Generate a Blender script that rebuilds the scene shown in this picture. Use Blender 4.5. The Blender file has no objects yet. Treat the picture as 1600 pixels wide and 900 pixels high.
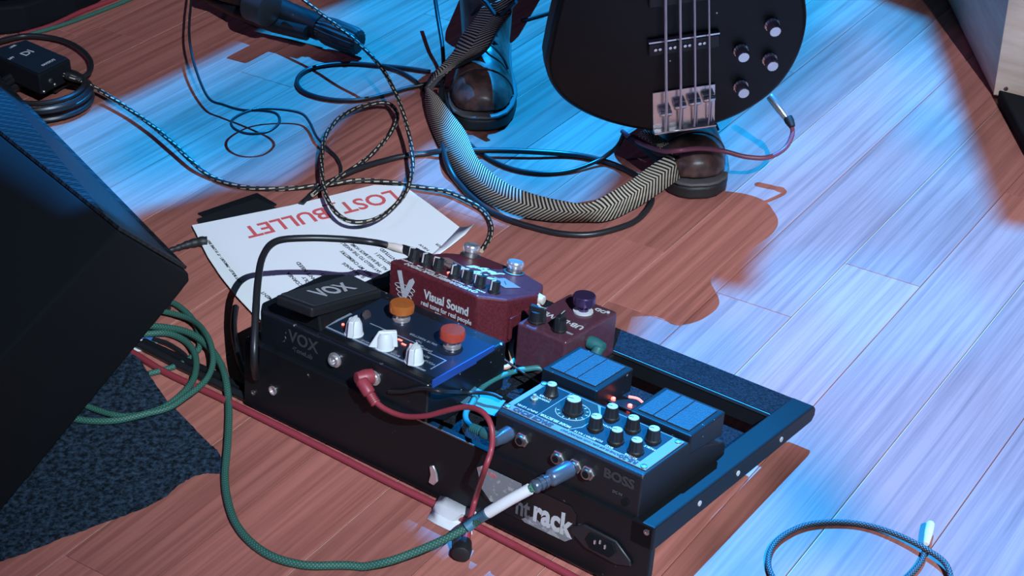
import bpy, bmesh, math, random
from mathutils import Vector, Matrix
from mathutils.geometry import tessellate_polygon
random.seed(7)
C = bpy.context.scene.collection
R = math.radians
# ------------------------------------------------------------------ camera, world, lights, exposure
F, PITCH, H = 2750.0, R(31.8), 1.163
cd = bpy.data.cameras.new('camera'); cam = bpy.data.objects.new('camera', cd); C.objects.link(cam)
cam.location = (0, 0, H); cam.rotation_euler = (R(90) - PITCH, 0, 0)
cd.sensor_width = 36; cd.lens = F / 1600 * 36; cd.clip_start = 0.02
bpy.context.scene.camera = cam
vs = bpy.context.scene.view_settings
vs.view_transform = 'Standard'; vs.look = 'None'; vs.gamma = 1; vs.use_curve_mapping = False; vs.exposure = 0.0
world = bpy.data.worlds.new('club'); bpy.context.scene.world = world; world.use_nodes = True
bg = world.node_tree.nodes['Background']; bg.inputs[0].default_value = (0.20, 0.36, 0.60, 1); bg.inputs[1].default_value = 0.045

BLUE_POS = Vector((0.85, 3.65, 4.2)); BLUE_AIM = Vector((0.1, 2.1, 0))
WHITE_POS = Vector((1.05, -1.3, 3.0)); WHITE_AIM = Vector((0.20, 2.12, 0))
def spot(name, pos, aim, power, col, radius, angle, blend=0.2):
    l = bpy.data.lights.new(name, 'SPOT'); l.energy = power; l.color = col; l.shadow_soft_size = radius
    l.spot_size = R(angle); l.spot_blend = blend
    o = bpy.data.objects.new(name, l); C.objects.link(o); o.location = pos
    o.rotation_euler = (aim - pos).to_track_quat('-Z', 'Y').to_euler()
    return o
blue = spot('blue_spotlight_beam', BLUE_POS, BLUE_AIM, 6400, (0.006, 0.335, 1.0), 0.0022, 46)
white = spot('white_spotlight_beam', WHITE_POS, WHITE_AIM, 1350, (0.68, 0.83, 1.0), 0.006, 34, 1.0)
violet = spot('violet_spotlight_beam', Vector((-2.6, 0.6, 2.3)), Vector((0.1, 2.1, 0)), 60, (0.46, 0.32, 1.0), 0.12, 60, 0.6)
def mottle(o, ca, cb, scale, lo, hi):
    """soft two-colour glass pattern of the projected beam"""
    l = o.data; l.use_nodes = True; nt = l.node_tree; N = nt.nodes; em = N['Emission']
    tc = N.new('ShaderNodeTexCoord'); no = N.new('ShaderNodeTexNoise'); no.inputs['Scale'].default_value = scale; no.inputs['Detail'].default_value = 1.2
    cr = N.new('ShaderNodeValToRGB'); cr.color_ramp.elements[0].position = lo; cr.color_ramp.elements[1].position = hi
    cr.color_ramp.elements[0].color = ca; cr.color_ramp.elements[1].color = cb
    nt.links.new(tc.outputs['Normal'], no.inputs['Vector']); nt.links.new(no.outputs[0], cr.inputs[0]); nt.links.new(cr.outputs[0], em.inputs[0])
mottle(blue, (0.6, 0.72, 0.72, 1), (1, 1, 1, 1), 14, 0.42, 0.58)

# ------------------------------------------------------------------ helpers
CAM = Vector((0, 0, H))
def ray(px, py):
    x, y = (px - 800) / F, (py - 450) / F
    s, c = math.sin(PITCH), math.cos(PITCH)
    return Vector((x, c - y * s, -s - y * c))
def U(px, py, z=0.0):
    d = ray(px, py); return CAM + d * ((z - H) / d.z)
def UPL(px, py, o, n):
    d = ray(px, py); return CAM + d * ((o - CAM).dot(n) / d.dot(n))
# board frame
YB, TB = R(37.2), R(6.6)
DEP = Vector((math.sin(YB) * math.cos(TB), math.cos(YB) * math.cos(TB), -math.sin(TB)))
WID = Vector((math.cos(YB), -math.sin(YB), 0)); NB = WID.cross(DEP)
OB = U(778, 640, 0.133) - NB * 0.052
MBD = Matrix((( WID.x, DEP.x, NB.x, OB.x), (WID.y, DEP.y, NB.y, OB.y), (WID.z, DEP.z, NB.z, OB.z), (0, 0, 0, 1)))
def Bd(u, v, w): return MBD @ Vector((u, v, w))
def UB(px, py, w):
    q = UPL(px, py, OB + NB * w, NB) - OB; return Vector((q.dot(WID), q.dot(DEP), w))
def UBw(px, py, w): return Bd(*UB(px, py, w))

def tag(o, label=None, cat=None, group=None, kind=None):
    if label: o['label'] = label
    if cat: o['category'] = cat
    if group: o['group'] = group
    if kind: o['kind'] = kind
    return o
def empty(name, mat, label=None, cat=None, group=None):
    o = bpy.data.objects.new(name, None); C.objects.link(o); o.empty_display_size = 0.05
    if isinstance(mat, Matrix): o.matrix_world = mat
    else: o.location = mat
    return tag(o, label, cat, group)
def link(name, bm, m, parent=None, mat=None, smooth=True, bevel=0, seg=2, sub=0, solid=0, angle=40):
    me = bpy.data.meshes.new(name)
    bmesh.ops.recalc_face_normals(bm, faces=bm.faces)
    bm.to_mesh(me); bm.free()
    if m: me.materials.append(m)
    o = bpy.data.objects.new(name, me); C.objects.link(o)
    if parent is not None: o.parent = parent
    if mat is not None:
        if isinstance(mat, Matrix): o.matrix_local = mat
        else: o.location = mat
    if smooth:
        for p in me.polygons: p.use_smooth = True
        try: me.set_sharp_from_angle(angle=R(angle))
        except Exception: pass
    if solid:
        s = o.modifiers.new('solid', 'SOLIDIFY'); s.thickness = solid; s.offset = 0
    if bevel:
        b = o.modifiers.new('bevel', 'BEVEL'); b.width = bevel; b.segments = seg; b.limit_method = 'ANGLE'; b.angle_limit = R(35)
    if sub:
        s = o.modifiers.new('sub', 'SUBSURF'); s.levels = sub; s.render_levels = sub
    return o
def box(bm, x0, x1, y0, y1, z0, z1, M=None):
    vs_ = [bm.verts.new((x, y, z)) for z in (z0, z1) for x, y in ((x0, y0), (x1, y0), (x1, y1), (x0, y1))]
    for f in ((0, 3, 2, 1), (4, 5, 6, 7), (0, 1, 5, 4), (1, 2, 6, 5), (2, 3, 7, 6), (3, 0, 4, 7)):
        bm.faces.new([vs_[i] for i in f])
    if M is not None:
        for v in vs_: v.co = M @ v.co
    return vs_
def prism(bm, pts, z0, z1, M=None, top=None):
    a = [bm.verts.new((p[0], p[1], z0)) for p in pts]
    b = [bm.verts.new((p[0], p[1], z1)) for p in (top or pts)]
    n = len(a)
    bm.faces.new(a[::-1]); bm.faces.new(b)
    for i in range(n): bm.faces.new((a[i], a[(i + 1) % n], b[(i + 1) % n], b[i]))
    if M is not None:
        for v in a + b: v.co = M @ v.co
def hull8(bm, lo, hi):
    """box from 4 low and 4 high corners"""
    a = [bm.verts.new(p) for p in lo]; b = [bm.verts.new(p) for p in hi]
    bm.faces.new(a[::-1]); bm.faces.new(b)
    for i in range(4): bm.faces.new((a[i], a[(i + 1) % 4], b[(i + 1) % 4], b[i]))
def lathe(bm, prof, seg=24, M=None, ribs=0, ribd=0):
    rings = []
    for r, z in prof:
        if r < 1e-6: rings.append([bm.verts.new((0, 0, z))]); continue
        rings.append([bm.verts.new(((r - (ribd if ribs and k % 2 else 0)) * math.cos(2 * math.pi * k / seg), (r - (ribd if ribs and k % 2 else 0)) * math.sin(2 * math.pi * k / seg), z)) for k in range(seg)])
    for a, b in zip(rings, rings[1:]):
        for k in range(seg):
            k2 = (k + 1) % seg
            if len(a) == 1 and len(b) == 1: continue
            if len(a) == 1: bm.faces.new((a[0], b[k], b[k2]))
            elif len(b) == 1: bm.faces.new((a[k], a[k2], b[0]))
            else: bm.faces.new((a[k], a[k2], b[k2], b[k]))
    if len(rings[0]) > 1: bm.faces.new(rings[0][::-1])
    if len(rings[-1]) > 1: bm.faces.new(rings[-1])
    if M is not None:
        for r in rings:
            for v in r: v.co = M @ v.co
def cr(pts, n=8):
    """catmull-rom"""
    P = [Vector(p) for p in pts]; out = []
    for i in range(len(P) - 1):
        p0 = P[i - 1] if i else P[0] * 2 - P[1]; p1, p2 = P[i], P[i + 1]; p3 = P[i + 2] if i + 2 < len(P) else p2 * 2 - p1
        for k in range(n):
            t = k / n
            out.append(0.5 * ((2 * p1) + (p2 - p0) * t + (2 * p0 - 5 * p1 + 4 * p2 - p3) * t * t + (3 * p1 - p0 - 3 * p2 + p3) * t ** 3))
    out.append(P[-1].copy()); return out
def tube(bm, pts, r, seg=10, rf=None):
    uvl = bm.loops.layers.uv.verify()
    n = len(pts); T = [(pts[min(i + 1, n - 1)] - pts[max(i - 1, 0)]).normalized() for i in range(n)]
    up = Vector((0, 0, 1)) if abs(T[0].z) < 0.9 else Vector((1, 0, 0))
    nx = T[0].cross(up).normalized(); rings = []; L = [0.0]
    for i in range(1, n): L.append(L[-1] + (pts[i] - pts[i - 1]).length)
    for i in range(n):
        nx = (nx - T[i] * nx.dot(T[i])).normalized(); ny = T[i].cross(nx)
        rr = rf(L[i], L[-1]) if rf else r
        rings.append([bm.verts.new(pts[i] + (nx * math.cos(2 * math.pi * k / seg) + ny * math.sin(2 * math.pi * k / seg)) * rr) for k in range(seg)])
    for i in range(n - 1):
        for k in range(seg):
            k2 = (k + 1) % seg
            f = bm.faces.new((rings[i][k], rings[i][k2], rings[i + 1][k2], rings[i + 1][k]))
            for lp, uv in zip(f.loops, ((L[i], k / seg), (L[i], (k + 1) / seg), (L[i + 1], (k + 1) / seg), (L[i + 1], k / seg))): lp[uvl].uv = uv
    bm.faces.new(rings[0][::-1]); bm.faces.new(rings[-1])
def PX(lst): return [U(*p) if len(p) == 3 else U(p[0], p[1], 0.004) for p in lst]
def floorify(pts, r):
    for p in pts:
        if p.z < r + 0.0004: p.z = r + 0.0004
    return pts
def cable(name, pxs, r, m, label=None, cat='cable', parent=None, group=None, n=8, raw=None, seg=10):
    bm = bmesh.new(); pts = floorify(cr(raw if raw else PX(pxs), n), r); tube(bm, pts, r, seg)
    o = link(name, bm, m, parent, smooth=True, angle=60)
    if label: tag(o, label, cat, group)
    return o
def text(s, size, mat, m, parent, name='lettering', align='CENTER', bold=0.0, shear=0, space=1.0, sx=1.0, ext=0.00015):
    cu = bpy.data.curves.new(name, 'FONT'); cu.body = s; cu.size = size; cu.align_x = align; cu.align_y = 'CENTER'
    cu.extrude = ext; cu.offset = bold; cu.shear = shear; cu.space_character = space; cu.resolution_u = 3
    t = bpy.data.objects.new('t', cu); C.objects.link(t)
    dg = bpy.context.evaluated_depsgraph_get(); me = bpy.data.meshes.new_from_object(t.evaluated_get(dg))
    bpy.data.objects.remove(t)
    me.materials.clear(); me.materials.append(m)
    o = bpy.data.objects.new(name, me); C.objects.link(o); o.parent = parent
    o.matrix_local = mat @ Matrix.Diagonal((sx, 1, 1, 1)); return o
def frame(o, x, y):
    x = x.normalized(); z = x.cross(y).normalized(); y = z.cross(x)
    return Matrix(((x.x, y.x, z.x, o.x), (x.y, y.y, z.y, o.y), (x.z, y.z, z.z, o.z), (0, 0, 0, 1)))
T = Matrix.Translation
def RZ(a): return Matrix.Rotation(R(a), 4, 'Z')
def RX(a): return Matrix.Rotation(R(a), 4, 'X')
def RY(a): return Matrix.Rotation(R(a), 4, 'Y')

# ------------------------------------------------------------------ materials
def mat(name, col, rough=0.5, metal=0.0, spec=0.5, coat=0, trans=0, emit=None, es=0, bump=0, bs=200, var=0, sheen=0):
    m = bpy.data.materials.new(name); m.use_nodes = True; nt = m.node_tree; b = nt.nodes['Principled BSDF']
    b.inputs['Base Color'].default_value = (*col, 1); b.inputs['Roughness'].default_value = rough; b.inputs['Metallic'].default_value = metal
    b.inputs['Specular IOR Level'].default_value = spec; b.inputs['Coat Weight'].default_value = coat; b.inputs['Transmission Weight'].default_value = trans
    if sheen: b.inputs['Sheen Weight'].default_value = sheen
    if emit: b.inputs['Emission Color'].default_value = (*emit, 1); b.inputs['Emission Strength'].default_value = es
    if bump or var:
        tc = nt.nodes.new('ShaderNodeTexCoord'); no = nt.nodes.new('ShaderNodeTexNoise'); no.inputs['Scale'].default_value = bs; no.inputs['Detail'].default_value = 4
        nt.links.new(tc.outputs['Object'], no.inputs['Vector'])
        if bump:
            bp = nt.nodes.new('ShaderNodeBump'); bp.inputs['Strength'].default_value = bump; bp.inputs['Distance'].default_value = 0.002
            nt.links.new(no.outputs[0], bp.inputs['Height']); nt.links.new(bp.outputs[0], b.inputs['Normal'])
        if var:
            r_ = nt.nodes.new('ShaderNodeValToRGB'); r_.color_ramp.elements[0].position = 0.35; r_.color_ramp.elements[1].position = 0.7
            r_.color_ramp.elements[0].color = (*[c * (1 - var) for c in col], 1); r_.color_ramp.elements[1].color = (*[min(1, c * (1 + var)) for c in col], 1)
            nt.links.new(no.outputs[0], r_.inputs[0]); nt.links.new(r_.outputs[0], b.inputs['Base Color'])
    return m
def math_node(nt, op, a, b=None, clamp=False):
    n = nt.nodes.new('ShaderNodeMath'); n.operation = op; n.use_clamp = clamp
    for i, v in enumerate((a, b)):
        if v is None: continue
        if isinstance(v, (int, float)): n.inputs[i].default_value = v
        else: nt.links.new(v, n.inputs[i])
    return n.outputs[0]
def worn(name, col, chip, rough=0.4, metal=0.0, amount=0.62, scale=60, spec=0.5):
    m = mat(name, col, rough, metal, spec); nt = m.node_tree; b = nt.nodes['Principled BSDF']
    tc = nt.nodes.new('ShaderNodeTexCoord'); no = nt.nodes.new('ShaderNodeTexNoise'); no.inputs['Scale'].default_value = scale; no.inputs['Detail'].default_value = 8; no.inputs['Roughness'].default_value = 0.65
    nt.links.new(tc.outputs['Object'], no.inputs['Vector'])
    cr_ = nt.nodes.new('ShaderNodeValToRGB'); cr_.color_ramp.elements[0].position = amount; cr_.color_ramp.elements[1].position = amount + 0.03
    cr_.color_ramp.elements[0].color = (*col, 1); cr_.color_ramp.elements[1].color = (*chip, 1)
    nt.links.new(no.outputs[0], cr_.inputs[0]); nt.links.new(cr_.outputs[0], b.inputs['Base Color'])
    return m
def wood_mat(name, a, b_, seam=False, scale=(85, 1.7, 10), tone=True, rough=0.5, worn_=0):
    m = bpy.data.materials.new(name); m.use_nodes = True; nt = m.node_tree; bs = nt.nodes['Principled BSDF']; L = nt.links
    tc = nt.nodes.new('ShaderNodeTexCoord'); oi = nt.nodes.new('ShaderNodeObjectInfo')
    mp = nt.nodes.new('ShaderNodeMapping'); mp.inputs['Scale'].default_value = scale
    L.new(tc.outputs['Object'], mp.inputs['Vector'])
    sh = nt.nodes.new('ShaderNodeVectorMath'); sh.operation = 'ADD'
    cx = nt.nodes.new('ShaderNodeCombineXYZ'); L.new(math_node(nt, 'MULTIPLY', oi.outputs['Random'], 60), cx.inputs[0]); L.new(math_node(nt, 'MULTIPLY', oi.outputs['Random'], 37), cx.inputs[1])
    L.new(mp.outputs[0], sh.inputs[0]); L.new(cx.outputs[0], sh.inputs[1])
    no = nt.nodes.new('ShaderNodeTexNoise'); no.inputs['Scale'].default_value = 1.0; no.inputs['Detail'].default_value = 6; no.inputs['Roughness'].default_value = 0.6; no.inputs['Distortion'].default_value = 0.6
    L.new(sh.outputs[0], no.inputs['Vector'])
    no2 = nt.nodes.new('ShaderNodeTexNoise'); no2.inputs['Scale'].default_value = 5.0; no2.inputs['Detail'].default_value = 5
    L.new(sh.outputs[0], no2.inputs['Vector'])
    mix = math_node(nt, 'ADD', math_node(nt, 'MULTIPLY', no.outputs[0], 0.75), math_node(nt, 'MULTIPLY', no2.outputs[0], 0.25))
    cr_ = nt.nodes.new('ShaderNodeValToRGB'); e = cr_.color_ramp.elements; e[0].position = 0.30; e[0].color = (*a, 1); e[1].position = 0.58; e[1].color = (*b_, 1)
    L.new(mix, cr_.inputs[0]); col = cr_.outputs[0]
    if tone:
        hs = nt.nodes.new('ShaderNodeHueSaturation'); L.new(col, hs.inputs['Color'])
        L.new(math_node(nt, 'ADD', math_node(nt, 'MULTIPLY', oi.outputs['Random'], 0.34), 0.84), hs.inputs['Value']); col = hs.outputs[0]
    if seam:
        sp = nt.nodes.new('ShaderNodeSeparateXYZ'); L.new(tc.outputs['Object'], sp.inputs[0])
        edge = math_node(nt, 'LESS_THAN', sp.outputs[0], 0.0013)  # pale edge strip: light caught by the bevelled seam, put into the colour
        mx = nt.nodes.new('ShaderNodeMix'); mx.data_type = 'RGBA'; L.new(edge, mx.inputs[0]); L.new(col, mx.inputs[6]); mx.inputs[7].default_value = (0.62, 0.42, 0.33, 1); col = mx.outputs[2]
    L.new(col, bs.inputs['Base Color']); bs.inputs['Roughness'].default_value = rough
    bs.inputs['Specular IOR Level'].default_value = 0.4
    bp = nt.nodes.new('ShaderNodeBump'); bp.inputs['Strength'].default_value = 0.12; bp.inputs['Distance'].default_value = 0.001
    L.new(no2.outputs[0], bp.inputs['Height']); L.new(bp.outputs[0], bs.inputs['Normal'])
    return m
def uv_mat(name, base, acc, fn, rough=0.5, spec=0.4):
    """two colours switched by fn(nt, u, v) -> 0..1 socket on the tube or ribbon UV"""
    m = mat(name, base, rough, spec=spec); nt = m.node_tree; b = nt.nodes['Principled BSDF']
    uv = nt.nodes.new('ShaderNodeUVMap'); sp = nt.nodes.new('ShaderNodeSeparateXYZ'); nt.links.new(uv.outputs[0], sp.inputs[0])
    f = fn(nt, sp.outputs[0], sp.outputs[1]); mx = nt.nodes.new('ShaderNodeMix'); mx.data_type = 'RGBA'
    nt.links.new(f, mx.inputs[0]); mx.inputs[6].default_value = (*base, 1); mx.inputs[7].default_value = (*acc, 1); nt.links.new(mx.outputs[2], b.inputs['Base Color'])
    bp = nt.nodes.new('ShaderNodeBump'); bp.inputs['Strength'].default_value = 0.5; bp.inputs['Distance'].default_value = 0.0008
    nt.links.new(f, bp.inputs['Height']); nt.links.new(bp.outputs[0], b.inputs['Normal'])
    return m
def dashes(nt, u, v):
    d = math_node(nt, 'LESS_THAN', math_node(nt, 'FRACT', math_node(nt, 'MULTIPLY', u, 75)), 0.62)
    k = math_node(nt, 'ADD', math_node(nt, 'MULTIPLY', v, 4), math_node(nt, 'MULTIPLY', u, 18))
    w = math_node(nt, 'LESS_THAN', math_node(nt, 'FRACT', k), 0.34)
    return math_node(nt, 'MULTIPLY', d, w)
def tweed(nt, u, v):
    a = math_node(nt, 'FRACT', math_node(nt, 'ADD', math_node(nt, 'MULTIPLY', u, 260), math_node(nt, 'MULTIPLY', v, 6)))
    b = math_node(nt, 'FRACT', math_node(nt, 'SUBTRACT', math_node(nt, 'MULTIPLY', u, 260), math_node(nt, 'MULTIPLY', v, 6)))
    return math_node(nt, 'MULTIPLY', math_node(nt, 'LESS_THAN', a, 0.45), math_node(nt, 'LESS_THAN', b, 0.45))
def herring(nt, u, v):
    k = math_node(nt, 'ABSOLUTE', math_node(nt, 'SUBTRACT', v, 0.5))
    return math_node(nt, 'LESS_THAN', math_node(nt, 'FRACT', math_node(nt, 'ADD', math_node(nt, 'MULTIPLY', u, 170), math_node(nt, 'MULTIPLY', k, 5.0))), 0.48)

M = {}
M['wood'] = wood_mat('laminate', (0.22, 0.066, 0.050), (0.43, 0.152, 0.116), False)
M['wood_seam'] = wood_mat('laminate_lit_seam', (0.22, 0.066, 0.050), (0.43, 0.152, 0.116), True)
M['ply'] = wood_mat('pale_plywood', (0.50, 0.33, 0.25), (0.70, 0.52, 0.42), False, (3, 3, 22), False, 0.6)
M['black'] = mat('black_plastic', (0.012, 0.013, 0.015), 0.45)
M['rubber'] = mat('black_rubber', (0.012, 0.012, 0.014), 0.55)
M['cablek'] = mat('black_cable_rubber', (0.014, 0.014, 0.016), 0.38)
M['matte'] = mat('black_matte', (0.004, 0.005, 0.007), 0.8, spec=0.2)
M['painted'] = worn('black_painted_metal', (0.0055, 0.0065, 0.008), (0.25, 0.25, 0.26), 0.42, 0, 0.70, 70, 0.35)
M['chipped'] = worn('chipped_black_metal', (0.006, 0.008, 0.011), (0.32, 0.34, 0.36), 0.35, 0, 0.66, 110)
M['chrome'] = mat('chrome', (0.78, 0.74, 0.73), 0.24, 0.8)
M['steel'] = mat('steel', (0.45, 0.44, 0.43), 0.38, 1.0)
M['silver'] = mat('silver_plate', (0.20, 0.20, 0.21), 0.45, 0.3)
M['maroon'] = mat('maroon_enamel', (0.105, 0.016, 0.022), 0.38, bump=0.05, bs=400, var=0.25)
M['plum'] = mat('plum_enamel', (0.085, 0.030, 0.045), 0.32, bump=0.03, bs=300, var=0.15)
M['white'] = mat('white_print', (0.52, 0.52, 0.52), 0.6)
M['grey_print'] = mat('faded_print', (0.10, 0.10, 0.105), 0.6)
M['knob_white'] = mat('ivory_plastic', (0.62, 0.64, 0.64), 0.4)
M['paper'] = mat('paper', (0.80, 0.80, 0.80), 0.8, bump=0.08, bs=40)
M['red_ink'] = mat('red_ink', (0.62, 0.10, 0.10), 0.8)
M['black_ink'] = mat('black_ink', (0.04, 0.04, 0.05), 0.8)
M['navy'] = mat('navy_panel', (0.010, 0.018, 0.035), 0.3)
M['blueedge'] = mat('blue_metal_edge', (0.02, 0.07, 0.30), 0.35)
M['bass'] = mat('black_lacquer', (0.0035, 0.0035, 0.004), 0.42, spec=0.3)
M['string'] = mat('steel_string', (0.85, 0.83, 0.82), 0.35, 0.45)
M['leather'] = mat('worn_brown_leather', (0.10, 0.050, 0.040), 0.36, bump=0.25, bs=60, var=0.55)
M['sole'] = mat('dark_rubber_sole', (0.016, 0.015, 0.015), 0.55, bump=0.3, bs=150)
M['welt'] = mat('welt', (0.09, 0.08, 0.075), 0.55, bump=0.3, bs=300)
M['jeans'] = mat('dark_denim', (0.02, 0.025, 0.04), 0.85, bump=0.2, bs=600)
M['redcable'] = mat('red_cable_rubber', (0.27, 0.035, 0.048), 0.45)
M['purplecable'] = mat('burgundy_cable', (0.22, 0.06, 0.09), 0.4)
M['teal'] = mat('teal_cable', (0.03, 0.16, 0.16), 0.45)
M['tan'] = mat('tan_cable', (0.60, 0.32, 0.22), 0.5)
M['tealplug'] = mat('teal_plug', (0.02, 0.12, 0.12), 0.45)
M['blueplug'] = mat('blue_anodised_plug', (0.10, 0.14, 0.20), 0.3, 0.5)
M['gaffer'] = mat('white_tape', (0.62, 0.62, 0.62), 0.6, bump=0.3, bs=90)
M['bluetape'] = mat('blue_tape', (0.05, 0.16, 0.24), 0.5)
M['whitewrap'] = mat('white_heatshrink', (0.72, 0.72, 0.72), 0.5)
M['beigewrap'] = mat('beige_wrap', (0.62, 0.52, 0.46), 0.6, bump=0.3, bs=300)
M['amber'] = mat('amber_plastic', (0.72, 0.22, 0.05), 0.12, trans=0.6)
M['redcap'] = mat('red_clear_plastic', (0.70, 0.10, 0.06), 0.12, trans=0.55)
M['violet'] = mat('violet_anodised', (0.10, 0.06, 0.16), 0.2, 0.7)
M['led'] = mat('red_led', (0.8, 0.1, 0.08), 0.3, emit=(1, 0.16, 0.12), es=3)
M['braid'] = uv_mat('black_gold_braid', (0.012, 0.012, 0.013), (0.50, 0.40, 0.28), dashes, 0.6)
M['green'] = uv_mat('green_tweed', (0.022, 0.085, 0.065), (0.085, 0.24, 0.17), tweed, 0.6)
M['webbing'] = uv_mat('herringbone_webbing', (0.018, 0.016, 0.016), (0.52, 0.44, 0.33), herring, 0.8, 0.2)
M['webback'] = mat('grey_webbing_back', (0.07, 0.065, 0.065), 0.85, bump=0.4, bs=500)
def carpet(name, a, b, scale):
    m = mat(name, a, 0.95, spec=0.15); nt = m.node_tree; bs = nt.nodes['Principled BSDF']
    tc = nt.nodes.new('ShaderNodeTexCoord'); no = nt.nodes.new('ShaderNodeTexNoise'); no.inputs['Scale'].default_value = scale; no.inputs['Detail'].default_value = 5; no.inputs['Roughness'].default_value = 0.75
    cr_ = nt.nodes.new('ShaderNodeValToRGB'); cr_.color_ramp.elements[0].position = 0.42; cr_.color_ramp.elements[1].position = 0.68
    cr_.color_ramp.elements[0].color = (*a, 1); cr_.color_ramp.elements[1].color = (*b, 1)
    nt.links.new(tc.outputs['Object'], no.inputs['Vector']); nt.links.new(no.outputs[0], cr_.inputs[0]); nt.links.new(cr_.outputs[0], bs.inputs['Base Color'])
    bp = nt.nodes.new('ShaderNodeBump'); bp.inputs['Strength'].default_value = 1; bp.inputs['Distance'].default_value = 0.004
    nt.links.new(no.outputs[0], bp.inputs['Height']); nt.links.new(bp.outputs[0], bs.inputs['Normal'])
    return m
M['carpet'] = carpet('charcoal_carpet', (0.004, 0.008, 0.014), (0.050, 0.090, 0.145), 150)  # bluish fibre colour stands in for blue light masked off the carpet
M['velcro'] = carpet('black_velcro', (0.008, 0.009, 0.012), (0.035, 0.045, 0.060), 420)
def grille_mat(du, dv):
    m = mat('perforated_grille', (0.02, 0.02, 0.022), 0.5, 0.3); nt = m.node_tree; b = nt.nodes['Principled BSDF']
    tc = nt.nodes.new('ShaderNodeTexCoord')
    def dot(v, k):
        n = nt.nodes.new('ShaderNodeVectorMath'); n.operation = 'DOT_PRODUCT'; nt.links.new(tc.outputs['Object'], n.inputs[0]); n.inputs[1].default_value = tuple(v)
        return math_node(nt, 'LESS_THAN', math_node(nt, 'FRACT', math_node(nt, 'MULTIPLY', n.outputs['Value'], k)), 0.34)
    bar = math_node(nt, 'MAXIMUM', dot(du, 125), dot(dv, 60)); mx = nt.nodes.new('ShaderNodeMix'); mx.data_type = 'RGBA'
    nt.links.new(bar, mx.inputs[0]); mx.inputs[6].default_value = (0.004, 0.004, 0.005, 1); mx.inputs[7].default_value = (0.022, 0.026, 0.032, 1)
    nt.links.new(mx.outputs[2], b.inputs['Base Color'])
    return m


# ------------------------------------------------------------------ floor
YP = R(33.8); PD = Vector((math.sin(YP), math.cos(YP), 0)); PP = Vector((math.cos(YP), -math.sin(YP), 0))
floor = empty('floor', (0, 0, 0)); tag(floor, kind='structure')
bm = bmesh.new(); box(bm, -4, 4, -3, 7, -0.06, -0.0125)
link('subfloor', bm, M['matte'], floor, smooth=False)
W_ = 0.1032; plank_me = {}
def plank_mesh(length, seam):
    key = (round(length, 2), seam)
    if key not in plank_me:
        bm = bmesh.new(); g = 0.0004; box(bm, g, W_ - g, g, length - g, -0.012, 0.0)
        bmesh.ops.bevel(bm, geom=[e for e in bm.edges if all(v.co.z > -0.001 for v in e.verts)], offset=0.0004, segments=1, affect='EDGES')
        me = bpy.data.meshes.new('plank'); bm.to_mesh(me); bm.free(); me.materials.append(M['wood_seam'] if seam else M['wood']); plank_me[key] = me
    return plank_me[key]
S0 = -1.548
rp = random.Random(12)
for i in range(-12, 23):
    s = S0 + i * W_
    t = 0.0 + rp.uniform(-0.9, 0.0)
    while t < 3.9:
        ln = rp.choice((1.05, 1.25, 1.45)); P = PP * s + PD * t; Q = PP * s + PD * (t + ln)
        if Q.y > 1.0 and P.y < 3.2 and max(P.x, Q.x) > -1.3 and min(P.x, Q.x) < 1.3:
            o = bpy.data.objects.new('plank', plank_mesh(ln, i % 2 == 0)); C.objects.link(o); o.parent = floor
            o.matrix_local = frame(P, PP, PD)
        t += ln

# ------------------------------------------------------------------ big dark things at the left and the wooden box
# stage monitor
C0 = U(296, 440, 0.035); A1 = U(0, 133, 0.035); B1 = U(0, 800, 0.035)
av = (A1 - C0).normalized(); bv = (B1 - C0).normalized()
best = None
for i in range(200):
    for j in range(200):
        s, z = i * 0.003, j * 0.003
        K = C0 + bv * s + Vector((0, 0, z)); d = K - CAM
        cy = d.y * math.cos(PITCH) - d.z * math.sin(PITCH)
        px = 800 + F * d.x / cy; py = 450 + F * (-d.y * math.sin(PITCH) - d.z * math.cos(PITCH)) / cy
        e = (px - 185) ** 2 + (py - 362) ** 2
        if best is None or e < best[0]: best = (e, s, z)
sK, zK = best[1], best[2]; print('K', sK, zK, best[0])
mon = empty('stage_monitor', Vector((C0.x, C0.y, 0)) + av * 0.35 + bv * 0.15, 'large black stage monitor wedge with a mesh front filling the left edge', 'speaker')
def scr(p):
    d = p - CAM; cy = d.y * math.cos(PITCH) - d.z * math.sin(PITCH)
    return 800 + F * d.x / cy, 450 + F * (-d.y * math.sin(PITCH) - d.z * math.cos(PITCH)) / cy
zF = zK
for i in range(100):
    a_, b_ = scr(C0 + bv * sK + Vector((0, 0, zK))), scr(C0 + av * 0.85 + bv * sK + Vector((0, 0, zK * (1 - i * 0.01))))
    if a_[1] + (b_[1] - a_[1]) * (0 - a_[0]) / (b_[0] - a_[0]) > 212: zF = zK * (1 - i * 0.01); break
print('zK zF', zK, zF)
inv = Matrix.Translation(-mon.location)
def mw(p): return inv @ p
def ext(pr, a0, a1):  # profile (s along bv, z) swept along av
    return [mw(C0 + av * a0 + bv * s + Vector((0, 0, z))) for s, z in pr], [mw(C0 + av * a1 + bv * s + Vector((0, 0, z))) for s, z in pr]
prof = [(0, 0), (0, 0.012), (sK, zK), (max(sK + 0.1, 0.45), zK), (max(sK + 0.14, 0.52), 0)]
def prf(t): return [(s_, (z_ if z_ < 0.02 else zK + (zF - zK) * t)) for s_, z_ in prof]
bm = bmesh.new(); a, b = ext(prf(0), 0, 0.85)[0], ext(prf(1), 0, 0.85)[1]
a = [bm.verts.new(p) for p in a]; b = [bm.verts.new(p) for p in b]; bm.faces.new(a[::-1]); bm.faces.new(b)
for i in range(len(a)): bm.faces.new((a[i], a[(i + 1) % len(a)], b[(i + 1) % len(a)], b[i]))
bmesh.ops.triangulate(bm, faces=bm.faces)
link('cabinet', bm, M['matte'], mon, smooth=False, bevel=0.003)
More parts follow.
